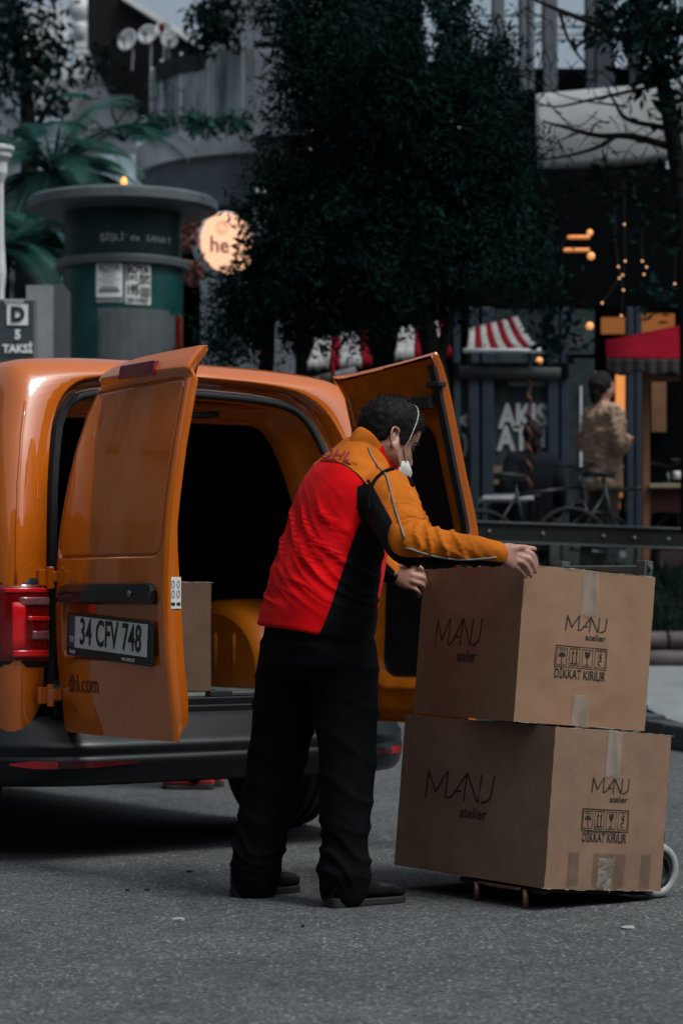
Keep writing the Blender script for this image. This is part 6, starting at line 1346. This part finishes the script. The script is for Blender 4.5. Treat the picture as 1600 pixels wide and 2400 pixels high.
# round lit sign
sg = P(532, 570, 22.5); sgn_ = empty('round_sign', sg.tolist(), 0, 'round lit sign with the letters he behind dark leaves', 'sign'); sgn_.rotation_euler = (0, 0, R_(30))
R0 = 73 / FPX * 22.5
a = np.arange(48) / 48 * 2 * np.pi
b = MB(); b.rings([np.stack([R0 * k * np.cos(a), np.full(48, y), R0 * k * np.sin(a)], 1) for k, y in ((1.0, .14), (1.02, .14), (1.02, 0), (.985, -.01))]); b.build('drum', M['cream'], sgn_, smooth=False)
b = MB(); b.rings([np.stack([R0 * k * np.cos(a), np.full(48, y), R0 * k * np.sin(a)], 1) for k, y in ((.98, -.012), (.97, -.016), (.5, -.018), (.01, -.018))]); b.build('lit_face', emat('sign_glow', (1.0, .50, .29), .62, (.5, .3, .2)), sgn_)
M['sign_ink'] = mat('sign_ink', (.10, .03, .02), .6)
words('sign_letters', 'he', .21, M['sign_ink'], sgn_, frame((-.09, -.022, -.03), (1, 0, 0), (0, 0, 1)), bold=.003)
for rr_ in (.035, .06): b = MB(); b.tube(np.stack([-.06 + rr_ * np.cos(a), np.full(48, -.022), .14 + rr_ * np.sin(a)], 1), .0035, 5); b.build('rosette', mat('sign_tint', (.55, .22, .12), .6), sgn_)
b = MB(); b.tube([(0, .1, 0), (-.1, 1.6, .05)], .03, 8); b.build('bracket', M['ironblack'], sgn_)
for k, (u, v, r) in enumerate(((438, 555, 22), (450, 640, 22), (452, 512, 14))):
    p = P(u, v, 22); rt = empty('flower_ball', p.tolist(), 0, ['pink flower ball left of the round sign', 'pink flower ball below the round sign', 'small pink flower ball above the round sign'][k], 'flowers', 'pink flowers by the round sign'); q = np.random.default_rng(k).normal(0, 1, (420, 3)); q = q / np.linalg.norm(q, axis=1)[:, None] * r / FPX * 22 * np.random.default_rng(k).uniform(.75, 1, (420, 1))
    leaves('petals', q, .045, mat('pink_petal', (.34, .15, .13), .7, var=.4, scale=20), rt, k, .8)
    b = MB(); b.tube([(0, 0, 0), (.1, .4, .25)], .01, 5); b.build('stem', M['bark'], rt)
pbox('utility_cabinet', 62, 122, 668, 1000, 17.6, .45, mat('pale_cabinet', (.25, .26, .265), .7, var=.12), None); tag(bpy.data.objects['utility_cabinet'], 'pale grey cabinet standing between taxi sign and kiosk', 'cabinet')
pbox('cabinet_side', 122, 150, 668, 1000, 17.7, .45, mat('cabinet_shade', (.08, .085, .088), .7, var=.12), None); tag(bpy.data.objects['cabinet_side'], 'right side of the pale cabinet with its shade put into the grey', 'cabinet')  # shaded side of the same cabinet, painted darker as its own box
tx = empty('taxi_sign', P(40, 1300, 16).tolist(), 0, 'dark taxi stop sign reading D 5 TAKSI on the left edge', 'sign'); to = P(40, 1300, 16)
pbox('sign_frame', -8, 84, 700, 900, 16.0, .10, M['concrete_dark'], tx, to, .01); pbox('sign_panel', -2, 79, 705, 900, 15.98, .02, mat('slate_panel', (.045, .055, .062), .5, var=.1), tx, to); pbox('letter_square', 17, 66, 713, 762, 15.972, .006, M['poster'], tx, to)
for s, u, v, sz, m, bo_ in (('D', 42, 738, .125, 'ink', .008), ('5', 42, 785, .085, 'poster', .004), ('TAKSİ', 42, 818, .074, 'poster', .003), ('OZARI', 34, 708, .045, 'poster', 0)): words('sign_text', s, sz, M[m], tx, frame(P(u, v, 15.966) - to, (1, 0, 0), (0, 0, 1)), bold=bo_, xs=.95)
pbox('sign_post', 30, 50, 900, 1560, 16.02, .06, M['ironblack'], tx, to)
lp_ = empty('lamp_post', P(2, 1500, 19).tolist(), 0, 'white ornamental post with a capital at the left edge', 'post'); lo_ = P(2, 1500, 19); pz = lambda v: CAMH + (1400 - v) / FPX * 19 - lo_[2]; p19 = 19 / FPX
b = MB(); b.lathe([(9 * p19, .0), (9 * p19, pz(680)), (13 * p19, pz(640)), (8 * p19, pz(560)), (7 * p19, pz(430)), (16 * p19, pz(406)), (16 * p19, pz(380)), (26 * p19, pz(368)), (26 * p19, pz(358)), (32 * p19, pz(352)), (32 * p19, pz(344)), (10 * p19, pz(338))], 24); b.build('shaft', M['cream'], lp_, smooth=False)
ns = empty('number_plate_sign', P(621, 832, 19).tolist(), 0, 'small red number plaque above the van roof', 'sign'); no = P(621, 832, 19)
pbox('plaque', 606, 637, 819, 846, 19, .02, mat('red_plaque', (.30, .008, .020), .5), ns, no); words('plaque_number', '10', .055, M['poster'], ns, frame(P(621, 832, 18.99) - no, (1, 0, 0), (0, 0, 1)), bold=.002)
pr = empty('gate_pier', P(615, 900, 19.4).tolist(), 0, 'grey stone pier with pointed cap standing by the conifer', 'pier'); po = P(615, 900, 19.4)
pbox('pier_shaft', 590, 640, 452, 1300, 19.4, .3, M['concrete_dark'], pr, po, .01)
a, c = P(584, 452, 19.36) - po, P(646, 452, 19.36) - po; b = MB(); b.add([a, c, c + [0, .4, 0], a + [0, .4, 0], (a + c) / 2 + [0, .2, .10]], [(0, 1, 4), (1, 2, 4), (2, 3, 4), (3, 0, 4), (3, 2, 1, 0)]); b.build('pier_cap', M['cream'], pr)
pbox('low_wall', 470, 690, 650, 1300, 20.2, .3, M['concrete_dark'], None); tag(bpy.data.objects['low_wall'], 'grey rendered wall behind the number plaque', 'wall')

# ------------------------------------------------------------------ unseen facades added to darken side faces and show in the paint
for nm, lb, x0, x1, y0, y1, h, axis in (('added_facade', 'unseen long dark facade added beyond the left edge to cut light, mirrored in the van doors', -17, -13, -14, 26, 8.0, 0), ('added_facade', 'unseen long dark facade added beyond the right edge to cut light, mirrored in the van corner', 15, 19, -11, 14, 8.5, 2), ('added_facade', 'unseen long dark facade added behind the viewer to cut light, mirrored in the van paint', -12, 26, -16, -12, 12, 1)):
    rt = empty(nm, ((x0 + x1) / 2, (y0 + y1) / 2, 0), 0, lb, 'building', 'unseen facades added for shade and reflections'); b = MB(); b.box((0, 0, h / 2), (x1 - x0, y1 - y0, h)); b.build('wall', mat('facade_stone', (.10, .10, .10), .85, var=.3, scale=.6), rt)
    n = 13
    for fl_ in range(2):
        for k in range(n):
            t = (k + .5) / n - .5; z = 2.2 + fl_ * 3.4; b = MB()
            if axis == 2: b.box((-(x1 - x0) / 2 - .03, t * (y1 - y0), z), (.1, 1.3, 1.9))
            elif axis == 0: b.box(((x1 - x0) / 2 + .03, t * (y1 - y0), z), (.1, 1.3, 1.9))
            else: b.box((t * (x1 - x0), (y1 - y0) / 2 + .03, z), (1.3, .1, 1.9))
            b.build('window', M['pane'], rt)

for nm, lb, x0, x1, y0, h in (('terrace_house', 'plain grey house beyond the left edge behind the palms', -15, -4.9, 33, 8.5), ('terrace_house', 'plain dark house beyond the right edge past the red canopy', 4.3, 15, 23.5, 8.5)):
    rt = empty(nm, ((x0 + x1) / 2, y0, tz), 0, lb, 'house'); b = MB(); b.box((0, 2, h / 2), (x1 - x0, 4, h)); b.build('wall', M['concrete_dark'], rt)
    for fl_ in range(2):
        for k in range(5):
            b = MB(); b.box((((k + .5) / 5 - .5) * (x1 - x0), -.02, 2.2 + 3.4 * fl_), (1.0, .1, 1.7)); w_ = b.build('window', M['pane'], rt); b = MB(); b.box((((k + .5) / 5 - .5) * (x1 - x0), -.08, 1.28 + 3.4 * fl_), (1.2, .2, .08)); b.build('sill', M['concrete'], w_)
    b = MB(); b.box((0, 1.8, h + .1), (x1 - x0 + .4, 4.6, .2)); b.build('cornice', M['concrete'], rt)
